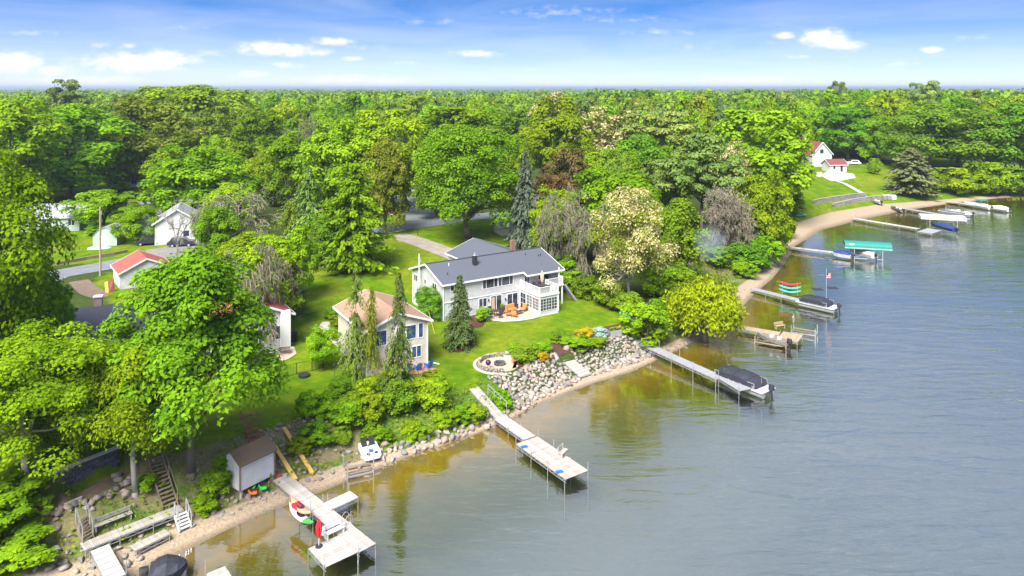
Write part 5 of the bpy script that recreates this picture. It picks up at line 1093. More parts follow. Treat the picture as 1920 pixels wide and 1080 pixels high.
def stone_bed(name, label, cand, sizes, limit=298, cat='boulders', sep=.62, seed=1, lift=.1):
    """stones scattered so they nearly touch; largest as single parts, the rest joined"""
    r = random.Random(seed); o = thing(name, label, cat, (cand[0][0], cand[0][1], gz(*cand[0]))); b = o.location; kept = []; cell = {}
    for (x, y) in cand:
        s = r.uniform(*sizes) if r.random() < .8 else r.uniform(sizes[1], sizes[1]*1.35); ok = True; ci, cj = int(x//1.2), int(y//1.2)
        for i in (-1, 0, 1):
            for j in (-1, 0, 1):
                for (qx, qy, qs) in cell.get((ci+i, cj+j), ()):
                    if hypot(x-qx, y-qy) < sep*(s+qs)*.5: ok = False; break
                if not ok: break
            if not ok: break
        if ok: kept.append((x, y, s)); cell.setdefault((ci, cj), []).append((x, y, s))
    kept.sort(key=lambda q: -q[2])
    for i, (x, y, s) in enumerate(kept[:limit]):
        q = link('stone', rocks[i % 8], o, (x-b.x, y-b.y, gz(x, y)-b.z + s*lift)); q.rotation_euler = (r.uniform(-.5, .5), r.uniform(-.5, .5), r.uniform(0, 6.28)); q.scale = (s, s*r.uniform(.8, 1.1), s*r.uniform(.85, 1.2))
    if len(kept) > limit:
        vs, fs, tn = [], [], []
        for (x, y, s) in kept[limit:]:
            me = rocks[r.randrange(8)]; a = r.uniform(0, 6.28); n = len(vs); t = r.random(); z0 = gz(x, y)-b.z+s*lift
            vs += [((v.co.x*cos(a)-v.co.y*sin(a))*s + x-b.x, (v.co.x*sin(a)+v.co.y*cos(a))*s + y-b.y, v.co.z*s+z0) for v in me.vertices]
            for p in me.polygons: fs.append(tuple(i+n for i in p.vertices)); tn.append(t)
        me = bpy.data.meshes.new('small_stones'); me.from_pydata(vs, [], fs); me.materials.append(STONE); at = me.attributes.new('tint', 'FLOAT', 'FACE'); at.data.foreach_set('value', tn); q = link('small_stones', me, o); q['kind'] = 'stuff'
    return o
def shore_points(i0, i1, d0, d1, n, seed, box, avoid=None):
    r = np.random.default_rng(seed); x = r.uniform(box[0], box[1], n); y = r.uniform(box[2], box[3], n); d, par, s = shore_info(x, y); u = (d-par[:, 0])/par[:, 1]
    ok = (s > 4+i0) & (s < 4+i1) & (d > 0) & (u > d0) & (u < d1)
    pts = list(zip(x[ok], y[ok])); return [p for p in pts if not (avoid and avoid(*p))]
SB, ST = Vector(P(1098, 706, .4)), Vector(P(1034, 651, 1.85))              # foot and head of the stone steps
def near_steps(x, y):
    d = (ST-SB); t = ((x-SB.x)*d.x + (y-SB.y)*d.y)/(d.x**2+d.y**2); t = min(max(t, 0), 1); return hypot(x-SB.x-t*d.x, y-SB.y-t*d.y) < .95
FP = G(937, 684)
def near_fire(x, y): return near_steps(x, y) or hypot(x-FP.x, y-FP.y) < 2.7
stone_bed('boulder_bank', 'wide bank of pale field stones between lawn and shore', shore_points(10.5, 14.15, -.12, 1.02, 30000, 1, (-5, 22, 70, 96), near_fire) + [], (.3, .78), cat='stone bank', seed=2)
stone_bed('boulder_bank', 'low line of rounded stones at the waterline below the thicket', shore_points(6.3, 10.9, -.3, .22, 9000, 3, (-16, 3, 58, 76)), (.42, .8), cat='stone bank', seed=3, sep=.7)
stone_bed('boulder_bank', 'loose small stones on the bank under the white shed', shore_points(.2, 6.2, -.15, .25, 2500, 5, (-32, -8, 46, 68)), (.25, .5), 220, cat='stone bank', seed=4, sep=.95)
stone_bed('boulder_bank', 'stones scattered up the bank round the yellow planks', shore_points(3.6, 6.0, .3, 1.05, 1000, 6, (-24, -8, 54, 74)), (.3, .6), 160, cat='stone bank', seed=5, sep=.9)
stone_bed('boulder_bank', 'scattered stones on the shore right of the long dock', shore_points(14.2, 17, -.25, .3, 700, 7, (14, 34, 84, 106)), (.3, .6), 120, cat='stone bank', seed=6, sep=1.0)
stone_bed('boulder_bank', 'loose stones at the lower left corner shore', shore_points(-.9, .8, -.3, .6, 900, 8, (-45, -22, 36, 54)), (.3, .7), 90, cat='stone bank', seed=9, sep=1.1)
# boulder row edging the terrace
row = [(75,972),(88,966),(100,966),(112,962),(127,955),(140,948),(150,945),(160,945),(163,955),(172,945),(182,938),(195,930),(208,924),(218,920),(226,914),(222,903),(218,895),(232,925),(236,910),(240,902),(246,896),(236,930),(205,934)]
o = thing('boulder_row', 'row of large rounded boulders edging the dirt terrace', 'boulders', G(160, 950)); r = random.Random(8)
for i, (x, y) in enumerate(row):
    p = G(x, y); s = r.uniform(.55, .95); q = link('boulder', rocks[(i*2) % 8], o, (p.x-o.location.x, p.y-o.location.y, p.z-o.location.z+.15)); q.scale = (s, s, s); q.rotation_euler = (0, 0, r.uniform(0, 6)); 
for i, (x, y, s) in enumerate(((118, 1057, .8), (133, 1040, .35), (240, 1064, .3), (316, 986, .5), (262, 985, .4))):
    p = G(x, y); q = link('boulder', rocks[i], None, (p.x, p.y, p.z+.1)); q.scale = (s, s*.8, s*.8); tag(q, ['big pale boulder near the lower left gangway', 'small pale stone left of the gangway', 'stone on the beach under the gangway', 'tan stone below the railing steps', 'grey stone under the plank walkway'][i], 'boulder')

# stone steps
st = thing('stone_steps', 'flight of pale limestone steps through the boulder bank', 'steps', SB); d = ST-SB; an = atan2(d.y, d.x); sm = MB().box(0, 0, 0, .62, 1.5, .2).mesh('step', STONE_L); n = 12
for i in range(n):
    t = (i+.5)/n; q = d*t; link('step', sm, st, (q.x, q.y, q.z+.1), an+random.uniform(-.04, .04))
# orange paver steps and right-hand bed
E0, E1 = P(1160, 616, 1.9), P(1190, 634, 1.25); o = thing('paver_steps', 'orange paver steps leading from lawn to the long dock', 'steps', E1); d = E0-E1; an = atan2(d.y, d.x); sm = MB().box(0, 0, 0, .62, 1.5, .26).mesh('step', BRICKS)
for i in range(6): q = d*((i+.3)/5.2); link('step', sm, o, (q.x, q.y, q.z+.04), an)
p = G(1152, 629); o = thing('raised_planter', 'grey metal planter box in the mulch bed', 'planter', p, .5); MB().b2(-.85, .85, -.42, .42, 0, .75).build('box', ALU, o); MB().b2(-.8, .8, -.37, .37, .752, .78).build('soil', MULCH, o); link('plants', leafproto('shrub', 'bush', 2)[0], o, (0, 0, .7)).scale = (1.3, .7, .35)
for i, (x, y) in enumerate(((1166, 592), (1172, 597), (1178, 602), (1184, 607))):
    p = G(x, y); o = thing('kayak_tub', ['topmost', 'second', 'third', 'lowest'][i] + ' rounded teal float in the row beside the hedge', 'float', p, .5, 'teal floats by the hedge'); MB().loft([[(.45*sn*cos(t), .35*sn*sin(t), .32+.3*cs) for t in np.linspace(0, 2*pi, 11)[:-1]] for sn, cs in ((.3, -.95), (.9, -.4), (1, .2), (.7, .75), (.2, 1))]).build('shell', TEAL, o, smooth=True)
# fire pit terrace
o = thing('fire_pit_patio', 'round tan paved fire pit patio with low stone wall', 'patio', FP); MB().tube((0, 0, -.15), (0, 0, .06), 2.15, 2.15, 26).build('paving', PAVER, o)
fr = thing('fire_pit', 'round stone fire ring on the tan paving', 'fire pit', FP + Vector((0, 0, .06))); 
for i in range(12): t = 2*pi*i/12; MB().box(.55*cos(t), .55*sin(t), .14, .2, .27, .28, t).build('block', BLOCK, fr)
MB().tube((0, 0, 0), (0, 0, .1), .45, .45, 14).build('ash', DARKM, fr)
r = random.Random(2)
for i in range(30):
    t = 1.15 + 3.7*i/29; rr = 2.35
    for k in range(3): q = link('wall_stone', rocks[(i+k) % 8], o, (rr*cos(t)*1.0, rr*sin(t), .05+.2*k)); q.scale = (.42, .36, .34); q.rotation_euler = (0, 0, r.uniform(0, 6))
cr = MB(); ts = np.linspace(1.0, 5.0, 26)
for a, b in zip(ts[:-1], ts[1:]): cr.bar((2.85*cos(a), 2.85*sin(a), .02), (2.85*cos(b), 2.85*sin(b), .02), .35, .2)
cr.build('edging_kerb', KERB, o)
sm = MB().box(0, 0, 0, 1.7, .55, .17).mesh('step', STONE_L)
for i in range(3): link('step', sm, o, (1.25+.1*i, 1.75+.5*i, .1+.14*i), -.25)
g = thing('kettle_grill', 'dark purple kettle grill at the edge of the fire pit patio', 'grill', FP + Vector((-1.25, -1.45, .06))); MB().loft([[(.32*sn*cos(t), .32*sn*sin(t), .75+.32*cs) for t in np.linspace(0, 2*pi, 13)[:-1]] for sn, cs in ((.25, -.97), (.8, -.6), (1, 0), (.8, .6), (.25, .97))]).build('bowl', mat('plum_enamel', (.05, .02, .06), .3, .1), g, smooth=True)
for i in range(3): t = i*2.1; MB().tube((.3*cos(t), .3*sin(t), 0), (.12*cos(t), .12*sin(t), .6), .02, .02, 5).build('leg', ALU, g)
chair('fire_pit_chair', 'small orange wooden chair beside the fire pit', FP + Vector((1.7, .2, .06)), -1.2, BRICKS, BRICKS, BRICKS, .5)

# ------------------------------------------------------------------ docks
def dock(name, label, p0, p1, w, z0, z1, m, plank=.15, frame=None, posts=2.6, tall=.5, planks=True, cat='dock', skip=(), parent=None, rail_h=0):
    p0 = Vector(p0[:2]); p1 = Vector(p1[:2]); d = p1-p0; L_ = d.length; a = atan2(d.y, d.x); frame = frame or STEEL
    o = parent or thing(name, label, cat, (p0.x, p0.y, 0), a); f = lambda x: z0+(z1-z0)*x/L_
    off = Vector((0, 0, 0)) if parent is None else Vector((((p0.x-o.location.x)*cos(-a)-(p0.y-o.location.y)*sin(-a)), ((p0.x-o.location.x)*sin(-a)+(p0.y-o.location.y)*cos(-a)), 0)) if abs(parent.rotation_euler.z-a) < .02 else None
    n = max(1, int(L_/plank)); me = MB().box(0, 0, 0, plank*.94, w, .045).mesh('plank', m); tilt = atan2(z1-z0, L_)
    for i in range(n):
        x = (i+.5)*L_/n; q = link('plank', me, o, (x, 0, f(x)), 0); q.rotation_euler = (0, -tilt, 0); q.scale = (L_/n/plank, 1+random.uniform(-.012, .012), 1)
    fm = MB()
    for s in (-1, 1):
        y = s*(w/2-.03); fm.bar((0, y, z0-.06), (L_, y, z1-.06), .05, .08); fm.bar((0, y, z0-.3), (L_, y, z1-.3), .04, .05); k = max(2, int(L_/.6))
        for i in range(k):
            x0, x1 = L_*i/k, L_*(i+1)/k; fm.bar((x0, y, f(x0)-(.08 if i % 2 else .28)), (x1, y, f(x1)-(.28 if i % 2 else .08)), .03, .03)
    fm.build('frame', frame, o); k = max(1, round(L_/posts))
    for i in range(k+1):
        x = min(max(L_*i/k, .08), L_-.08)
        for s in (-1, 1):
            wx = p0.x + x*cos(a) - s*(w/2+.05)*sin(a); wy = p0.y + x*sin(a) + s*(w/2+.05)*cos(a); b = gz(wx, wy)
            if b > f(x)-.1: continue
            MB().tube((x, s*(w/2+.05), b-.1), (x, s*(w/2+.05), f(x)+(tall if random.random() < .55 else .08)), .028, .028, 6).build('post', frame, o)
    return o
def at(px, py, z): return P(px, py, z)
def platform(name, label, c0, c1, c2, z, m, **k):           # rectangle: c0->c1 length side, c2 gives width side
    c0, c1, c2 = [Vector(c[:2]) for c in (c0, c1, c2)]; d = (c1-c0); n = Vector((-d.y, d.x)).normalized(); w = (c2-c0).dot(n); return dock(name, label, c0+n*w/2, c1+n*w/2, abs(w), z, z, m, **k)
def bench(label, pos, rz, m, w=1.5, back=True, name='bench'):
    o = thing(name, label, 'bench', pos, rz)
    for y in (-.2, -.05, .1): MB().b2(-w/2, w/2, y-.065, y+.065, .42, .46).build('seat_slat', m, o)
    for x in (-w/2+.1, w/2-.1): MB().b2(x-.04, x+.04, -.22, .2, 0, .418).build('leg', m, o)
    if back:
        for z in (.6, .78): MB().b2(-w/2, w/2, .22, .26, z-.07, z+.07).build('back_slat', m, o)
        for x in (-w/2+.1, w/2-.1): MB().b2(x-.03, x+.03, .17, .22, .2, .86).build('back_post', m, o)
    return o
# near dock
zD = .75; S0, S1 = P(522.5, 892.5, zD), P(689, 1027.5, zD); da = atan2(S1.y-S0.y, S1.x-S0.x)
dock('wooden_dock', 'long wooden dock from the white shed out to the near platform', S0, S1, 1.35, zD, zD, DECKW, posts=3.2, tall=.9)
platform('dock_platform', 'square wooden platform beside the end of the near dock', P(639.2, 1001.3, zD), P(672.3, 1034.3, zD), P(579.4, 1029.6, zD), zD-.02, DECKW, plank=.3, posts=3, tall=.6)
platform('dock_wing', 'white side platform on the right of the near dock', P(604.6, 946, zD), P(656.5, 922, zD), P(621.9, 957, zD), zD+.05, mat('white_dock_panel', (.5, .485, .46), .6, .1), plank=.6, posts=2.4, tall=.7)
q = thing('shore_ramp', 'red brown wooden ramp behind the near dock start', 'ramp', P(507, 880, 1.2), da); MB().slab([(-1.2, -.6, .55), (1.0, -.6, -.42), (1.0, .6, -.42), (-1.2, .6, .55)], .08).build('deck', REDW, q)
bench('white slatted bench on the near dock platform', P(627, 1004, zD), da+pi*.5, WHITE, 1.5); bench('white backless bench behind the dock platform bench', P(618, 996, zD), da+pi*.5, WHITE, 1.4, False)
umbrella('patio_umbrella', 'folded red umbrella on the near dock platform', P(598, 1025, zD), RED, 2.0, .24)
def ladder(label, pos, rz):
    o = thing('swim_ladder', label, 'ladder', pos, rz)
    for s in (-.25, .25): pts = [(0.35, s, -.9), (.35, s, .3)] + [(.35-.3*(1-cos(t)), s, .3+.35*sin(t)) for t in np.linspace(.4, pi*.95, 6)] + [(-.25, s, 0)]; MB().path(pts, .025, 6).build('handrail', ALU, o)
    for z in (-.2, -.5, -.8): MB().tube((.35, -.25, z), (.35, .25, z), .02, .02, 5).build('rung', ALU, o)
ladder('curved metal swim ladder on the near dock', P(650, 980, zD), da+pi/2)
def kayak(name, label, pos, rz, m, L_=3.4, W=.72, m2=None, tilt=0, cockpit=True, lift=0):
    o = thing(name, label, 'kayak', pos, rz); o.rotation_euler.x = tilt
    def hull(u0, u1, n):
        secs = []
        for u in np.linspace(u0, u1, n):
            k = max(.02, (1-abs(2*u-1)**2.4)); w = W/2*k; e = .12*abs(2*u-1)**3; h0 = .05+.12*(1-k)
            secs.append([(L_*(u-.5), w*c, h0+e+(.16 if s > 0 else .15*k)*s + .14) for c, s in [(cos(t), sin(t)) for t in np.linspace(0, 2*pi, 11)[:-1]]])
        return MB().loft(secs)
    if m2: hull(0, .72, 12).build('hull', m, o, smooth=True); hull(.7, 1, 7).build('bow', m2, o, smooth=True)
    else: hull(0, 1, 16).build('hull', m, o, smooth=True)
    if cockpit: MB().loft([[(.5*k*cos(t), .22*k*sin(t), .32+dz) for t in np.linspace(0, 2*pi, 13)[:-1]] for k, dz in ((1.05, .0), (1.0, .05), (.8, .045))]).build('cockpit', DARKM, o)
    return o
kr = thing('kayak_rack', 'steel rack on the left of the near dock holding kayaks', 'rack', P(588, 965, zD), da)
for x in (-1.0, 1.0): MB().bar((x, -.5, .1), (x, -1.35, .1), .06, .06).build('arm', STEEL, kr); MB().bar((x, -.62, -1.2), (x, -.62, .9), .06, .06).build('upright', STEEL, kr); MB().bar((x, -.6, .62), (x, -1.3, .62), .05, .05).build('arm', STEEL, kr)
kn = Vector((cos(da-pi/2), sin(da-pi/2), 0)); kp = P(586, 966, zD)
kayak('kayak', 'pale grey kayak with green end on the dock rack', kp + kn*.98 + Vector((0, 0, .14)), da, GREYP, 3.5, .75, KGREEN, cockpit=True)
kayak('kayak', 'salmon and red kayak on top of the dock rack', kp + kn*.95 + Vector((-.1, .15, .66)), da, SALMON, 3.0, .7, None); b = MB().loft([[(.4*u-.2, .37*cos(t), .2+.18*sin(t)) for t in np.linspace(0, 2*pi, 12)[:-1]] for u in (0, .5, 1, 1.6)]).build('red_band', RED, bpy.data.objects[[o.name for o in COL.objects if o.name.startswith('kayak')][-1]] if False else None, None)
bpy.data.objects.remove(b)
band = [o for o in COL.objects if o.get('label') == 'salmon and red kayak on top of the dock rack'][0]; MB().loft([[(-.75+.42*u, .365*cos(t), .20+.175*sin(t)) for t in np.linspace(0, 2*pi, 12)[:-1]] for u in (0, 1, 2)]).build('hull_band', RED, band, smooth=True)
kayak('kayak', 'orange kayak standing on the bank under the white shed', G(473, 928) + Vector((0, 0, .12)), radians(130), KORANGE, 1.9, .62); kayak('kayak', 'lime green kayak lying on the bank under the white shed', G(492, 918) + Vector((0, 0, .12)), radians(125), KGREEN, 2.1, .62)
# white boat shed
p0 = P(450, 922, 1.15); p1 = P(512, 891, 1.15); sa = atan2(p1.y-p0.y, p1.x-p0.x); bs = thing('boat_shed', 'small white shed with mossy brown roof on the bank', 'shed', p0, sa); SL = 3.15; SWd = 1.9
pr = [(0, 0), (SWd, 0), (SWd, 2.35), (SWd*.62, 2.75), (0, 2.1)]; MB().loft([[(x, a, b) for a, b in pr] for x in (0, SL)]).build('wall', SID_WHITE, bs); rf = MB()
rf.slab([(-.18, -.25, 2.1), (SL+.18, -.25, 2.1), (SL+.18, SWd*.62, 2.88), (-.18, SWd*.62, 2.88)], .09); rf.slab([(SL+.18, SWd+.2, 2.32), (-.18, SWd+.2, 2.32), (-.18, SWd*.62, 2.88), (SL+.18, SWd*.62, 2.88)], .09); rf.build('roof', SH_BRN, bs)
for x, y in ((0, 0), (SL, 0)): MB().box(x, y, 1.02, .11, .11, 2.1).build('corner_board', OLDW, bs)
for x, y in ((.15, .1), (SL-.15, .1), (.15, SWd-.1), (SL-.15, SWd-.1)): MB().box(x, y, -.55, .14, .14, 1.1).build('pier', CONC, bs)
# yellow boat rails
for i, (a, b, lb) in enumerate((((515, 845), (555, 905), 'left yellow plank rail running down the bank'), ((532, 809), (586, 893), 'right yellow plank rail running down the bank'))):
    A, B = G(*a), G(*b); o = thing('plank_rail', lb, 'plank', B); MB().bar((0, 0, .25), tuple(A-B+Vector((0, 0, .35))), .32, .14).build('plank', YELW, o); MB().bar((.02, 0, .12), tuple(A-B+Vector((0, 0, .2))), .12, .16).build('stringer', YELW, o)
# red steps on the bank
A, B = G(462, 803), G(482, 838); o = thing('bank_steps', 'red stained wooden steps behind the white shed', 'steps', B); d = A-B; an = atan2(d.y, d.x); rise = 1.6
for i in range(7): q = d*(i/6.); MB().box(q.x, q.y, .15+rise*i/6*.9 if rise > d.z else q.z+.15, .34, 1.1, .07, an).build('tread', REDW, o)
for s in (-.6, .6): n = Vector((-sin(an), cos(an), 0))*s; MB().bar(n+Vector((0, 0, .9)), n+Vector((d.x, d.y, rise+.9)), .06, .06).build('handrail', REDW, o); MB().bar(n+Vector((0, 0, .0)), n+Vector((0, 0, .9)), .06, .06).build('rail_post', REDW, o)
# pedal boat and lift frame
q = G(693, 852); o = thing('pedal_boat', 'white pedal boat with dark seats pulled up on the bank', 'pedal boat', q + Vector((0, 0, .1)), radians(-62)); o.rotation_euler.y = .12
MB().loft([[(x, -w, z0), (x, -w*1.0, h), (x, w*1.0, h), (x, w, z0)] for x, w, z0, h in ((-1.15, .62, .12, .45), (-1.0, .78, .05, .52), (.5, .8, .0, .46), (1.1, .72, .1, .36), (1.3, .5, .2, .3))]).build('hull', WHITE, o)
for s in (-.36, .36): MB().loft([[(x, s-.24, z), (x, s+.24, z), (x, s+.24, z+.1), (x, s-.24, z+.1)] for x, z in ((-.95, .95), (-.8, .6), (-.35, .5))]).build('seat', DARKM, o); MB().tube((.72, s-.12, .42), (.72, s+.12, .42), .12, .12, 10).build('pedal_well', DARKM, o)
MB().tube((.35, 0, .45), (.35, 0, .48), .24, .24, 12).build('hatch', BLUEP, o); MB().bar((-.3, 0, .5), (-.3, 0, .75), .05, .1).build('tiller', DARKM, o)
def lift_frame(name, label, c, rz, L_=3.0, W=2.2, h=1.6, m=None, z=0, cat='boat lift', wheel=None):
    m = m or STEEL; b = min(gz(c.x, c.y), 0); o = thing(name, label, cat, (c.x, c.y, 0), rz)
    for x in (-L_/2, L_/2):
        for y in (-W/2, W/2):
            wx = c.x + x*cos(rz)-y*sin(rz); wy = c.y + x*sin(rz)+y*cos(rz); MB().box(x, y, (min(gz(wx, wy), h-.4)+h)/2, .09, .09, h-min(gz(wx, wy), h-.4)).build('post', m, o)
        MB().bar((x, -W/2, .15+z), (x, W/2, .15+z), .1, .1).build('cross_beam', m, o)
    for y in (-W/2, W/2): MB().bar((-L_/2, y, .3+z), (L_/2, y, .3+z), .08, .1).build('side_beam', m, o)
    for y in (-W*.22, W*.22): MB().bar((-L_/2, y, .42+z), (L_/2, y, .42+z), .12, .1).build('bunk', OLDW, o)
    if wheel:
        x, y = wheel; ring = MB(); pts = [(x, y + .62*cos(t), h+.35+.62*sin(t)) for t in np.linspace(0, 2*pi, 22)]; ring.path(pts, .035, 5)
        for t in np.linspace(0, 2*pi, 7)[:-1]: ring.tube((x, y, h+.35), (x, y+.62*cos(t), h+.35+.62*sin(t)), .022, .022, 4)
        ring.build('winch_wheel', ALU, o)
    return o
c = G(672, 885); lift_frame('boat_lift', 'empty metal lift frame standing at the water edge', c, radians(25), 2.2, 1.6, 1.5)

# lower-left walkway, stairs, gangway
zW = 1.2; A, B = P(154, 1026, zW), P(341, 952, zW); wa = atan2(B.y-A.y, B.x-A.x); dock('plank_walkway', 'raised plank walkway along the lower left shore', A, B, 1.1, zW, zW, DECK, plank=.16, posts=2.4, tall=0)
def stairs(name, label, foot, head, w, n, m, railm=None, rails=(1, -1), cat='stairs'):
    o = thing(name, label, cat, foot); d = Vector(head)-Vector(foot); a = atan2(d.y, d.x); nn = Vector((-sin(a), cos(a), 0)); run = hypot(d.x, d.y)/n
    for i in range(n): q = d*((i+.6)/n); MB().box(q.x, q.y, q.z, max(run*.9, .24), w, .05, a).build('tread', m, o)
    for s in (-1, 1): MB().bar(nn*s*w/2+Vector((0, 0, -.05)), d+nn*s*w/2+Vector((0, 0, -.05)), .06, .24).build('stringer', m, o)
    for s in rails:
        MB().bar(nn*s*w/2+Vector((0, 0, .95)), d+nn*s*w/2+Vector((0, 0, .95)), .06, .06).build('handrail', railm or m, o)
        for t in (.02, .5, .98): q = d*t+nn*s*w/2; MB().bar(q+Vector((0, 0, -.05)), q+Vector((0, 0, .97)), .06, .06).build('rail_post', railm or m, o)
    return o
stairs('shore_stairs', 'steep weathered wooden stairs down to the plank walkway', P(320, 950, zW+.02), P(288, 848, 4.0), 1.05, 14, OLDW, OLDW, (-1,))
stairs('railing_steps', 'short white railed steps from walkway to the beach', P(348, 992, .45), P(338, 962, zW), .85, 5, WHITE, ALU)
stairs('bank_ladder', 'short weathered steps at the left end of the walkway', P(165, 1012, zW+.02), P(152, 972, 2.5), .75, 7, OLDW, STEEL)
A, B = P(187, 1028, zW-.1), P(218, 1085, .8); dock('gangway', 'pale metal gangway from walkway toward the bottom edge', A, B, 1.15, zW-.05, .8, mat('pale_gangway_panel', (.40, .40, .39), .6, .08), plank=.6, posts=3, tall=.9)
bench('grey wooden bench behind the plank walkway', G(212, 984), wa, DECK, 2.5)
for q in (-1.0, 1.0): pass
A, B = P(248, 1029, .75), P(314, 997, .75); dock('dock_section', 'loose grey dock section resting on the beach', A, B, .85, .75, .75, DECK, plank=.16, posts=1.8, tall=0)
A, B = P(404, 1069, .7), P(424, 1102, .7); dock('dock_end', 'pale dock section at the bottom edge of the picture', A, B, 1.25, .7, .7, DECKW, posts=2.2, tall=1.0)
# ------------------------------------------------------------------ boats
def outboard(o, x, z=.5, m=None):
    m = m or DARKM; e = MB().loft([[(x-.05-.5*u, w, z+.75+h) for w, h in ((-.2*k, -.25), (.2*k, -.25), (.22*k, .05), (.12*k, .28), (-.12*k, .28), (-.22*k, .05))] for u, k in ((0, .8), (.3, 1), (.8, 1), (1.1, .7))]).build('outboard_motor', m, o); MB().bar((x-.3, 0, z+.5), (x-.42, 0, z-.6), .16, .12).build('motor_leg', m, e)
def pontoon(label, stern, bow, z=.35, W=2.5, cov=BLACKC, covered=True, fence=ALU):
    s = Vector(stern[:2]); b = Vector(bow[:2]); d = b-s; L_ = d.length; a = atan2(d.y, d.x); o = thing('pontoon_boat', label, 'boat', (s.x, s.y, 0), a)
    for y in (-W*.33, W*.33):
        lg = MB(); lg.tube((0, y, z), (L_-.7, y, z), .31, .31, 14); lg.tube((L_-.7, y, z), (L_, y, z+.18), .31, .06, 14); lg.build('pontoon_float', ALU, o, smooth=False)
    MB().b2(-.1, L_-.25, -W/2, W/2, z+.33, z+.42).build('deck', GREYP, o); MB().b2(-.12, L_-.23, -W/2-.03, W/2+.03, z+.31, z+.36).build('rub_rail', ALU, o)
    x0, x1 = .9, L_-.7
    for yy in (-W/2+.06, W/2-.06):
        pn = MB()
        for zz in (.5, .78, 1.06): pn.bar((x0, yy, z+zz), (x1, yy, z+zz), .04, .05)
        n = int((x1-x0)/.8)
        for i in range(n+1): x = x0+(x1-x0)*i/n; pn.bar((x, yy, z+.4), (x, yy, z+1.08), .04, .04)
        f = pn.build('fence', fence, o); MB().b2(x0, x1, yy-.008, yy+.008, z+.5, z+.82).build('fence_panel', mat('boat_panel', (.16, .17, .2), .4) if 'boat_panel' not in MATS else MATS['boat_panel'], f)
    if covered:
        secs = []
        for u, k, hh in ((0, .80, .55), (.06, .96, .92), (.2, 1, 1.12), (.34, 1, 1.32), (.5, 1, 1.28), (.62, 1, 1.20), (.8, 1, 1.22), (.94, .97, 1.05), (1, .8, .75)):
            x = x0-.15 + (x1-x0+.3)*u; w = W/2*k; secs.append([(x, -w, z+.62), (x, -w, z+.62+(hh-.5)*.7), (x, -w*.55, z+hh+.12), (x, w*.05, z+hh+.2), (x, w*.55, z+hh+.12), (x, w, z+.62+(hh-.5)*.7), (x, w, z+.62)])
        cv = MB().loft(secs).build('cover', cov, o)
        for q in secs[2:8:2]:
            sm = MB()
            for a_, b_ in zip(q[:-1], q[1:]): sm.bar((a_[0], a_[1]*1.01, a_[2]+.012), (b_[0], b_[1]*1.01, b_[2]+.012), .05, .03)
            sm.build('cover_seam', DARKM, cv)
        sk = MB()
        for q in secs[1:-1]: sk.bar((q[0][0], q[0][1]*1.005, q[0][2]+.05), (q[0][0], q[0][1]*1.03, z+.45), .03, .02); sk.bar((q[6][0], q[6][1]*1.005, q[6][2]+.05), (q[6][0], q[6][1]*1.03, z+.45), .03, .02)
        sk.build('cover_strap', GREYP, cv)
    else:
        for y, x in ((-.8, 1.6), (.8, 1.6), (-.8, L_*.6), (.8, L_*.6)): MB().b2(x-.6, x+.6, y-.3, y+.3, z+.42, z+.85).build('seat', WHITE, o)
        MB().b2(L_*.42-.3, L_*.42+.3, -.5, .1, z+.42, z+1.2).build('console', GREYP, o)
    outboard(o, -.1, z+.1); return o
pontoon('pontoon boat with dark cover docked at the long grey dock', P(1440, 733, .7), P(1343, 696, .7), .35, 2.5)
pb2 = pontoon('pontoon boat with black cover and flag at the kayak dock', P(1568, 582, .4), P(1496, 566, .4), .38, 2.5)
o = thing('boat_flag', 'striped red and white flag on a pole on the second pontoon boat', 'flag', P(1556, 573, .8) + Vector((0, 1.2, 0))); MB().tube((0, 0, 0), (0, 0, 5.2), .04, .03, 6).build('pole', ALU, o)
for i in range(7): MB().b2(.05, .62, -.012, .012, 3.7+.12*i, 3.82+.12*i).build('stripe', RED if i % 2 == 0 else WHITE, o, (0, 0, 0))
MB().b2(.05, .3, -.02, .02, 4.15, 4.545).build('canton', NAVY, o)
for i, x in enumerate((-1.3, .9)): MB().slab([(x-.75, -.5, 2.1+.2*i), (x+.75, -.5, 2.1+.2*i), (x+.75, .5, 2.15+.2*i), (x-.75, .5, 2.15+.2*i)], .06).build('side_canopy', BLACKC, o)
# long grey dock with platform
dock('long_dock', 'long grey dock running from the orange steps to the pontoon boat', P(1192, 637, 1.3), P(1351, 709, .85), 1.35, 1.25, .85, DECKG, plank=.3, posts=3.0, tall=.9)
platform('dock_platform', 'grey square platform at the end of the long dock', P(1347, 709, .85), P(1387, 733, .85), P(1376, 696, .85), .84, DECKG, plank=.3, posts=2.6, tall=.9)
# centre dock
dock('shore_ramp', 'narrow sloping ramp from the lawn to the centre dock', P(888, 727, 2.0), P(938, 783, .75), 1.1, 1.98, .75, DECK, plank=.2, posts=3, tall=0)
o = thing('ramp_railing', 'pale metal handrail beside the sloping ramp', 'railing', P(950, 772, .75)); A, B = P(915, 738, 1.75)-o.location, Vector((0, 0, 0)); MB().bar(A+Vector((0, 0, .95)), B+Vector((0, 0, .95)), .045, .045).build('handrail', ALU, o); MB().bar(A+Vector((0, 0, .5)), B+Vector((0, 0, .5)), .03, .03).build('mid_rail', ALU, o)
for t in (0, .35, .7, 1): q = A.lerp(B, t); MB().bar(q+Vector((0, 0, -.2)), q+Vector((0, 0, .95)), .04, .04).build('post', ALU, o)
dock('centre_dock', 'wooden walkway section between sloping ramp and weathered platform', P(938, 783, .75), P(993, 821, .75), 1.35, .74, .74, DECKW, plank=.16, posts=2.5, tall=.3)
platform('dock_platform', 'large weathered wooden platform ending the centre dock', P(967.4, 831.9, .72), P(1060.7, 898.5, .72), P(1005.9, 817, .72), .7, mat('rusty_weathered_wood', (.42, .34, .30), .8, .3, 1.6, ovar=.2), plank=.15, posts=2.4, tall=.7)
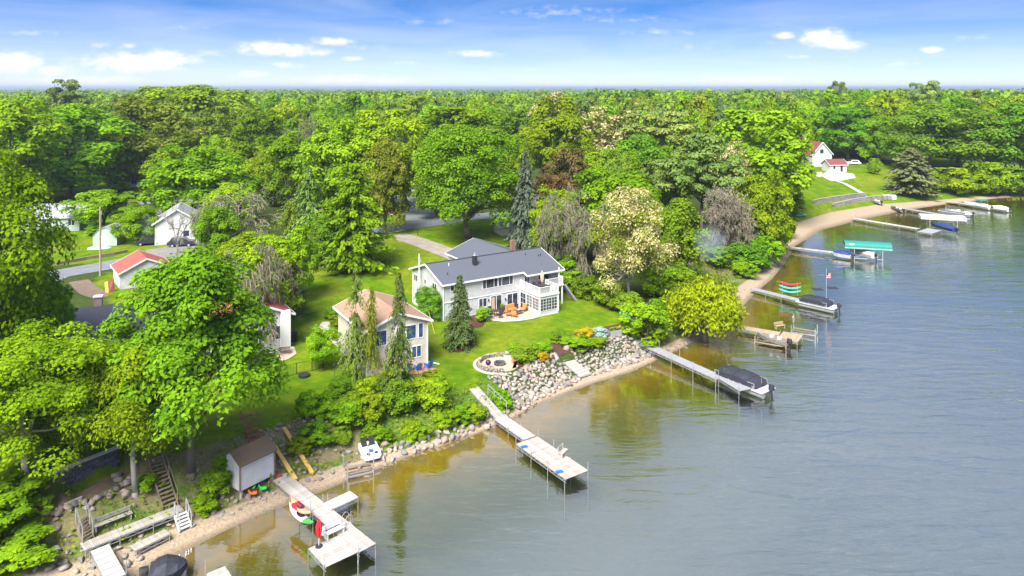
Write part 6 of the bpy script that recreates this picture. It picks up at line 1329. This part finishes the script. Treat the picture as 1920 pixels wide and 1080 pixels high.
bench('pale slatted bench on the weathered platform', P(1055, 855, .72), radians(60), DECKW, 1.1)
for i, (x, y, lb) in enumerate(((983, 838, 'blue folded mat near the start of the weathered platform'), (1049, 885, 'blue folded mat at the far corner of the weathered platform'))): o = thing('deck_mat', lb, 'mat', P(x, y, .725), .4); MB().b2(-.3, .3, -.2, .2, 0, .06).build('mat', BLUEP, o); MB().b2(-.28, .28, -.18, 0, .06, .1).build('fold', BLUEP, o)
# tan dock, fishing boat, wheel lift
dock('tan_dock', 'tan wooden dock behind the willow', P(1378, 612, .7), P(1462, 626, .7), 1.5, .7, .7, TAND, plank=.3, posts=3, tall=.3)
platform('dock_platform', 'tan platform ending the dock behind the willow', P(1458, 634, .7), P(1496, 641, .7), P(1472, 622, .7), .69, TAND, plank=.3, posts=2.4, tall=.3)
bench('tan bench standing on the tan dock', P(1462, 616, .7), radians(20), TAND, 1.5)
def fishing_boat(label, stern, bow, z, m=ALU, inside=TAND, W=1.7):
    s = Vector(stern[:2]); b = Vector(bow[:2]); d = b-s; L_ = d.length; a = atan2(d.y, d.x); o = thing('fishing_boat', label, 'boat', (s.x, s.y, 0), a); prof = ((0, .92, .0, .62), (.3, 1, 0, .62), (.6, .92, .03, .66), (.82, .6, .12, .72), (1, .04, .4, .8)); secs = []
    for u, k, z0, z1 in prof: w = W/2*k; x = L_*u; secs.append([(x, -w, z+z1), (x, -w*.85, z+z0+.15), (x, 0, z+z0), (x, w*.85, z+z0+.15), (x, w, z+z1)])
    MB().loft(secs).build('hull', m, o); MB().loft([[(L_*u, -W/2*k*.86, z+z1+.012), (L_*u, W/2*k*.86, z+z1+.012), (L_*u, W/2*k*.86, z+z1-.05), (L_*u, -W/2*k*.86, z+z1-.05)] for u, k, z0, z1 in prof[:-1]]).build('interior', inside, o)
    for x in (L_*.25, L_*.5): MB().b2(x-.2, x+.2, -.25, .25, z+.62, z+.95).build('seat', GREYP, o)
    outboard(o, 0, z); return o
fishing_boat('aluminium fishing boat with tan interior on the tan dock lift', P(1476, 642, .8), P(1420, 626, .8), .3, mat('dull_aluminium', (.33, .33, .33), .45, .2, 3, metal=.4), OLDW, 1.5); c = P(1447, 641, .3); lift_frame('boat_lift', 'tan framed lift carrying the aluminium fishing boat', c, radians(-30), 3.8, 2.0, 1.0, TAND)
c = P(1508, 622, .3); lift_frame('boat_lift', 'empty steel lift with large winch wheel beyond the tan dock', c, radians(-30), 3.0, 2.0, 1.2, STEEL, wheel=(-1.5, 1.0))
# kayak dock
dock('kayak_dock', 'grey dock holding the kayak rack behind the willow', P(1411, 541, .7), P(1500, 563, .7), 1.3, .7, .7, DECKG, plank=.5, posts=3, tall=.2)
kp2 = P(1481, 553, .72); ka = radians(-22); o = thing('kayak_rack', 'rack of stacked kayaks frame on the grey dock', 'rack', kp2, ka)
for x in (-1.1, 1.1): MB().box(x, .4, .95, .07, .07, 1.9).build('upright', WHITE, o); [MB().bar((x, -.35, z), (x, .4, z), .05, .05).build('arm', WHITE, o) for z in (.25, .85, 1.45)]
kayak('kayak', 'red kayak on top of the grey dock rack', kp2+Vector((0, 0, 1.5)), ka, RED, 3.2, .7); kayak('kayak', 'teal kayak in the middle of the grey dock rack', kp2+Vector((0, 0, .9)), ka, TEAL, 3.2, .7); kayak('kayak', 'lower teal kayak on the grey dock rack', kp2+Vector((0, 0, .3)), ka, TEAL, 3.2, .7)
# green canopy lift
def canopy_lift(label, c, rz, L_, W, m, round_=True, h=2.6, boat=None):
    o = thing('canopy_lift', label, 'boat lift', (c.x, c.y, 0), rz); f = STEEL
    for x in (-L_*.3, L_*.3):
        for y in (-W/2, W/2): MB().box(x, y, h/2-.5, .1, .1, h+1.0).build('post', f, o)
        MB().bar((x, -W/2, .3), (x, W/2, .3), .12, .12).build('cross_beam', f, o)
    for y in (-W/2, W/2): MB().bar((-L_*.3, y, .35), (L_*.3, y, .35), .1, .12).build('side_beam', f, o); MB().bar((-L_*.3, y, .5), (L_*.3, y, h-.1), .05, .05).build('brace', f, o); MB().bar((-L_/2, y, h), (L_/2, y, h), .08, .08).build('canopy_rail', f, o)
    ts = np.linspace(0, pi, 11); prof = [(W/2*1.08*cos(t), h-.2+(1.0 if round_ else .75)*max(0, sin(t))**(.8 if round_ else .35)) for t in ts]
    if round_: MB().loft([[(x, a, b) for a, b in [(q[0], q[1]-.3) for q in prof[:1]] + prof + [(prof[-1][0], prof[-1][1]-.3)]] for x in (-L_/2, L_/2)]).build('canopy', m, o)
    else: MB().loft([[(x, -W*.53*k, h-.25), (x, -W*.53*k, h+.25), (x, -W*.35*k, h+.5), (x, W*.35*k, h+.5), (x, W*.53*k, h+.25), (x, W*.53*k, h-.25)] for x, k in ((-L_/2, .96), (-L_/2+.2, 1), (L_/2-.2, 1), (L_/2, .96))]).build('canopy', m, o)
    MB().b2(-L_/2-.02, L_/2+.02, -W*.545, W*.545, h-.34, h-.22).build('valance', WHITE, o); return o
canopy_lift('boat lift with long rounded green canopy near the curving beach', P(1626, 486, 0), radians(-17), 8.2, 2.7, GREENC); MB().add([(-3.3, -1.40, 2.72), (-2.5, -1.40, 2.72), (-2.5, -1.22, 3.12), (-3.3, -1.22, 3.12)], [(0, 1, 2, 3)]).build('emblem', WHITE, [o for o in COL.objects if o.get('label', '').startswith('boat lift with long rounded')][0])
dock('small_dock', 'narrow pale dock leading to the green canopy lift', P(1478, 463, .7), P(1572, 474, .7), 1.2, .7, .7, DECKW, plank=.6, posts=3.5, tall=.2)
def covered_boat(label, stern, bow, cov, hull=WHITE, W=2.0, z=.25, name='covered_boat'):
    s = Vector(stern[:2]); b = Vector(bow[:2]); d = b-s; L_ = d.length; o = thing(name, label, 'boat', (s.x, s.y, 0), atan2(d.y, d.x)); prof = ((0, .9, .0, .7), (.3, 1, 0, .72), (.65, .9, .03, .76), (.85, .55, .12, .8), (1, .05, .45, .85))
    MB().loft([[(L_*u, -W/2*k, z+z1), (L_*u, -W/2*k*.8, z+z0+.1), (L_*u, 0, z+z0), (L_*u, W/2*k*.8, z+z0+.1), (L_*u, W/2*k, z+z1)] for u, k, z0, z1 in prof]).build('hull', hull, o)
    MB().loft([[(L_*u, -W/2*k*.93, z+zz), (L_*u, -W/2*k*.5, z+zz+h), (L_*u, 0, z+zz+h*1.15), (L_*u, W/2*k*.5, z+zz+h), (L_*u, W/2*k*.93, z+zz)] for u, k, zz, h in ((.02, .9, .7, .15), (.2, 1, .72, .45), (.45, .95, .74, .55), (.75, .75, .78, .3), (.93, .3, .82, .08))]).build('cover', cov, o); outboard(o, 0, z); return o
covered_boat('white jet boat with blue cover beside the green canopy', P(1596, 484, .3), P(1560, 479, .3), NAVY, WHITE, 2.0, .25); covered_boat('second pale boat under the green canopy', P(1640, 486, .5), P(1590, 472, .5), GREYP, WHITE, 2.0, .6)
# far docks
dock('far_dock', 'long narrow dock reaching the white canopy lift', P(1600, 409, .7), P(1722, 429, .7), 1.6, .7, .7, DECKW, plank=.8, posts=4, tall=.7)
platform('dock_platform', 'wide end platform of the dock at the white canopy lift', P(1720, 434, .7), P(1748, 438, .7), P(1730, 427, .7), .7, DECKG, plank=.8, posts=3, tall=.3)
canopy_lift('boat lift with flat white canopy on the far dock', P(1766, 432, 0), radians(-18), 9.2, 3.0, WHITE, False, 3.0); covered_boat('dark boat hanging under the white canopy', P(1792, 436, .8), P(1745, 424, .8), NAVY, NAVY, 2.2, .9)
dock('far_dock', 'dock on the far side of the white canopy with seated pontoon', P(1692, 390, .7), P(1818, 411, .7), 1.6, .7, .7, DECKG, plank=.8, posts=4, tall=.5); pontoon('open pontoon boat with pale seats on the far dock', P(1822, 405, .4), P(1762, 396, .4), .35, 2.6, covered=False)
fishing_boat('camouflage coloured flat boat pulled onto the far beach', P(1694, 396, .5), P(1670, 388, .5), .1, mat('camo_olive', (.17, .16, .11), .8, .4, 2), DARKM, 1.8)
fishing_boat('low tan boat lying on the far sand below the wall', P(1652, 384, .6), P(1632, 379, .6), .75, mat('dull_tan_hull', (.36, .31, .24), .8), OLDW, 1.6)
dock('far_dock', 'farthest dock at the right with a white speedboat', P(1776, 377, .7), P(1888, 394, .7), 1.6, .7, .7, DECKW, plank=.8, posts=4, tall=.6); sb = covered_boat('white speedboat with green bimini top at the farthest dock', P(1858, 392, .4), P(1806, 382, .4), GREYP, WHITE, 2.4, .2, 'speedboat'); MB().slab([(2.0, -1.1, 2.4), (4.2, -1.1, 2.4), (4.2, 1.1, 2.4), (2.0, 1.1, 2.4)], .12).build('bimini', GREENC, sb); [MB().bar((x, y, .9), (x, y, 2.3), .05, .05).build('bimini_pole', ALU, sb) for x in (2.1, 4.1) for y in (-1, 1)]
covered_boat('second white boat beyond the speedboat at the farthest dock', P(1892, 396, .4), P(1858, 390, .4), WHITE, WHITE, 2.0, .2)
o = thing('beach_kayak', 'teal kayak lying at the wood edge of the far beach', 'kayak', G(1503, 405), .4); MB().loft([[(x, .4*k*cos(t), .2+.18*sin(t)) for t in np.linspace(0, 2*pi, 10)[:-1]] for x, k in ((-1.7, .1), (-.9, .8), (0, 1), (.9, .8), (1.7, .1))]).build('hull', TEAL, o); MB().tube((0, 0, .36), (0, 0, .41), .3, .3, 10).build('cockpit', DARKM, o)
for i, (x, y) in enumerate(((1658, 374), (1666, 374), (1675, 374))): q = G(x, y); o = thing('beach_crate', ['left grey crate by the far block wall', 'middle grey crate by the far block wall', 'white tarp bundle by the far block wall'][i], 'crate', q, .2); MB().loft([[(-.6*k, -.5*k, z), (.6*k, -.5*k, z), (.6*k, .5*k, z), (-.6*k, .5*k, z)] for z, k in ((0, 1), (1.0, 1), (1.25, .8))]).build('body', (FW, FW, WHITE)[i], o); MB().b2(-.5, .5, -.42, .42, 1.255, 1.3).build('lid', GREYP, o)
covered_boat('dark covered boat cut by the bottom edge', P(280, 1082, .5), P(352, 1066, .5), BLACKC, BLACKC, 2.2, .2)
for i, (x, y) in enumerate(((1608, 357), (1592, 349), (1575, 341))): q = G(x, y); o = thing('path_lamp', ['lowest', 'middle', 'upper'][i] + ' small dark lamp along the pale far lawn path', 'lamp', q, 0, 'lamps along the far path'); MB().tube((0, 0, 0), (0, 0, .7), .04, .04, 6).build('post', DARKM, o); MB().tube((0, 0, .7), (0, 0, .9), .12, .06, 8).build('shade', DARKM, o)
# silo on the horizon
p = P(1860, 172, 4.5); D_ = 1500.; x = (1860-960)/F*D_; o = thing('grain_silo', 'pale round silo on the horizon at right', 'silo', (x, D_, 4.5)); MB().tube((0, 0, 0), (0, 0, 22), 4.5, 4.5, 20).build('tower', SILO, o); MB().loft([[(4.5*k*cos(t), 4.5*k*sin(t), 22+z) for t in np.linspace(0, 2*pi, 21)[:-1]] for k, z in ((1, 0), (.9, 1.6), (.55, 3), (.1, 3.7))]).build('dome', ALU, o)
# smoke drifting from the trees
def smoke():
    m, N, L = newmat('blue_smoke'); tc = N.new('ShaderNodeTexCoord'); pv = N.new('ShaderNodeVolumePrincipled'); o = N.new('ShaderNodeOutputMaterial'); f = noise(N, L, tc.outputs['Object'], 2.2, 3, .6); gr = N.new('ShaderNodeVectorMath'); gr.operation = 'LENGTH'; L.new(tc.outputs['Object'], gr.inputs[0])
    den = mth(N, L, 'MULTIPLY', mth(N, L, 'MULTIPLY', mth(N, L, 'SUBTRACT', 1.0, gr.outputs['Value'], clamp=True), mth(N, L, 'MULTIPLY', mth(N, L, 'SUBTRACT', f, .33), 3, clamp=True)), .42)
    L.new(den, pv.inputs['Density']); pv.inputs['Color'].default_value = (.66, .77, .95, 1); pv.inputs['Anisotropy'].default_value = 0; L.new(pv.outputs[0], o.inputs['Volume']); m.cycles.volume_step_rate = 1.0
    bm = bmesh.new(); bmesh.ops.create_icosphere(bm, subdivisions=2, radius=1); me = bpy.data.meshes.new('smoke'); bm.to_mesh(me); bm.free(); me.materials.append(m)
    q = P(1332, 455, 6.0); s = link('smoke', me, None, (q.x*.78, q.y*.78, H-.78*(H-6.0))); s.scale = (2.6, 2.4, 2.9); tag(s, 'thin blue smoke drifting from the trees above the beach', 'smoke', kind='stuff')
smoke()
# air between here and the horizon
def haze():
    m, N, L = newmat('haze_air'); pv = N.new('ShaderNodeVolumePrincipled'); o = N.new('ShaderNodeOutputMaterial'); pv.inputs['Color'].default_value = (.70, .82, .96, 1); pv.inputs['Density'].default_value = .00018; pv.inputs['Anisotropy'].default_value = .3; L.new(pv.outputs[0], o.inputs['Volume'])
    tag(MB().b2(-23500, 23500, -2700, 25500, -9, 52).build('haze', m), 'pale summer haze over the distant woods', 'haze', kind='stuff')
HAZE = True
if HAZE: haze()
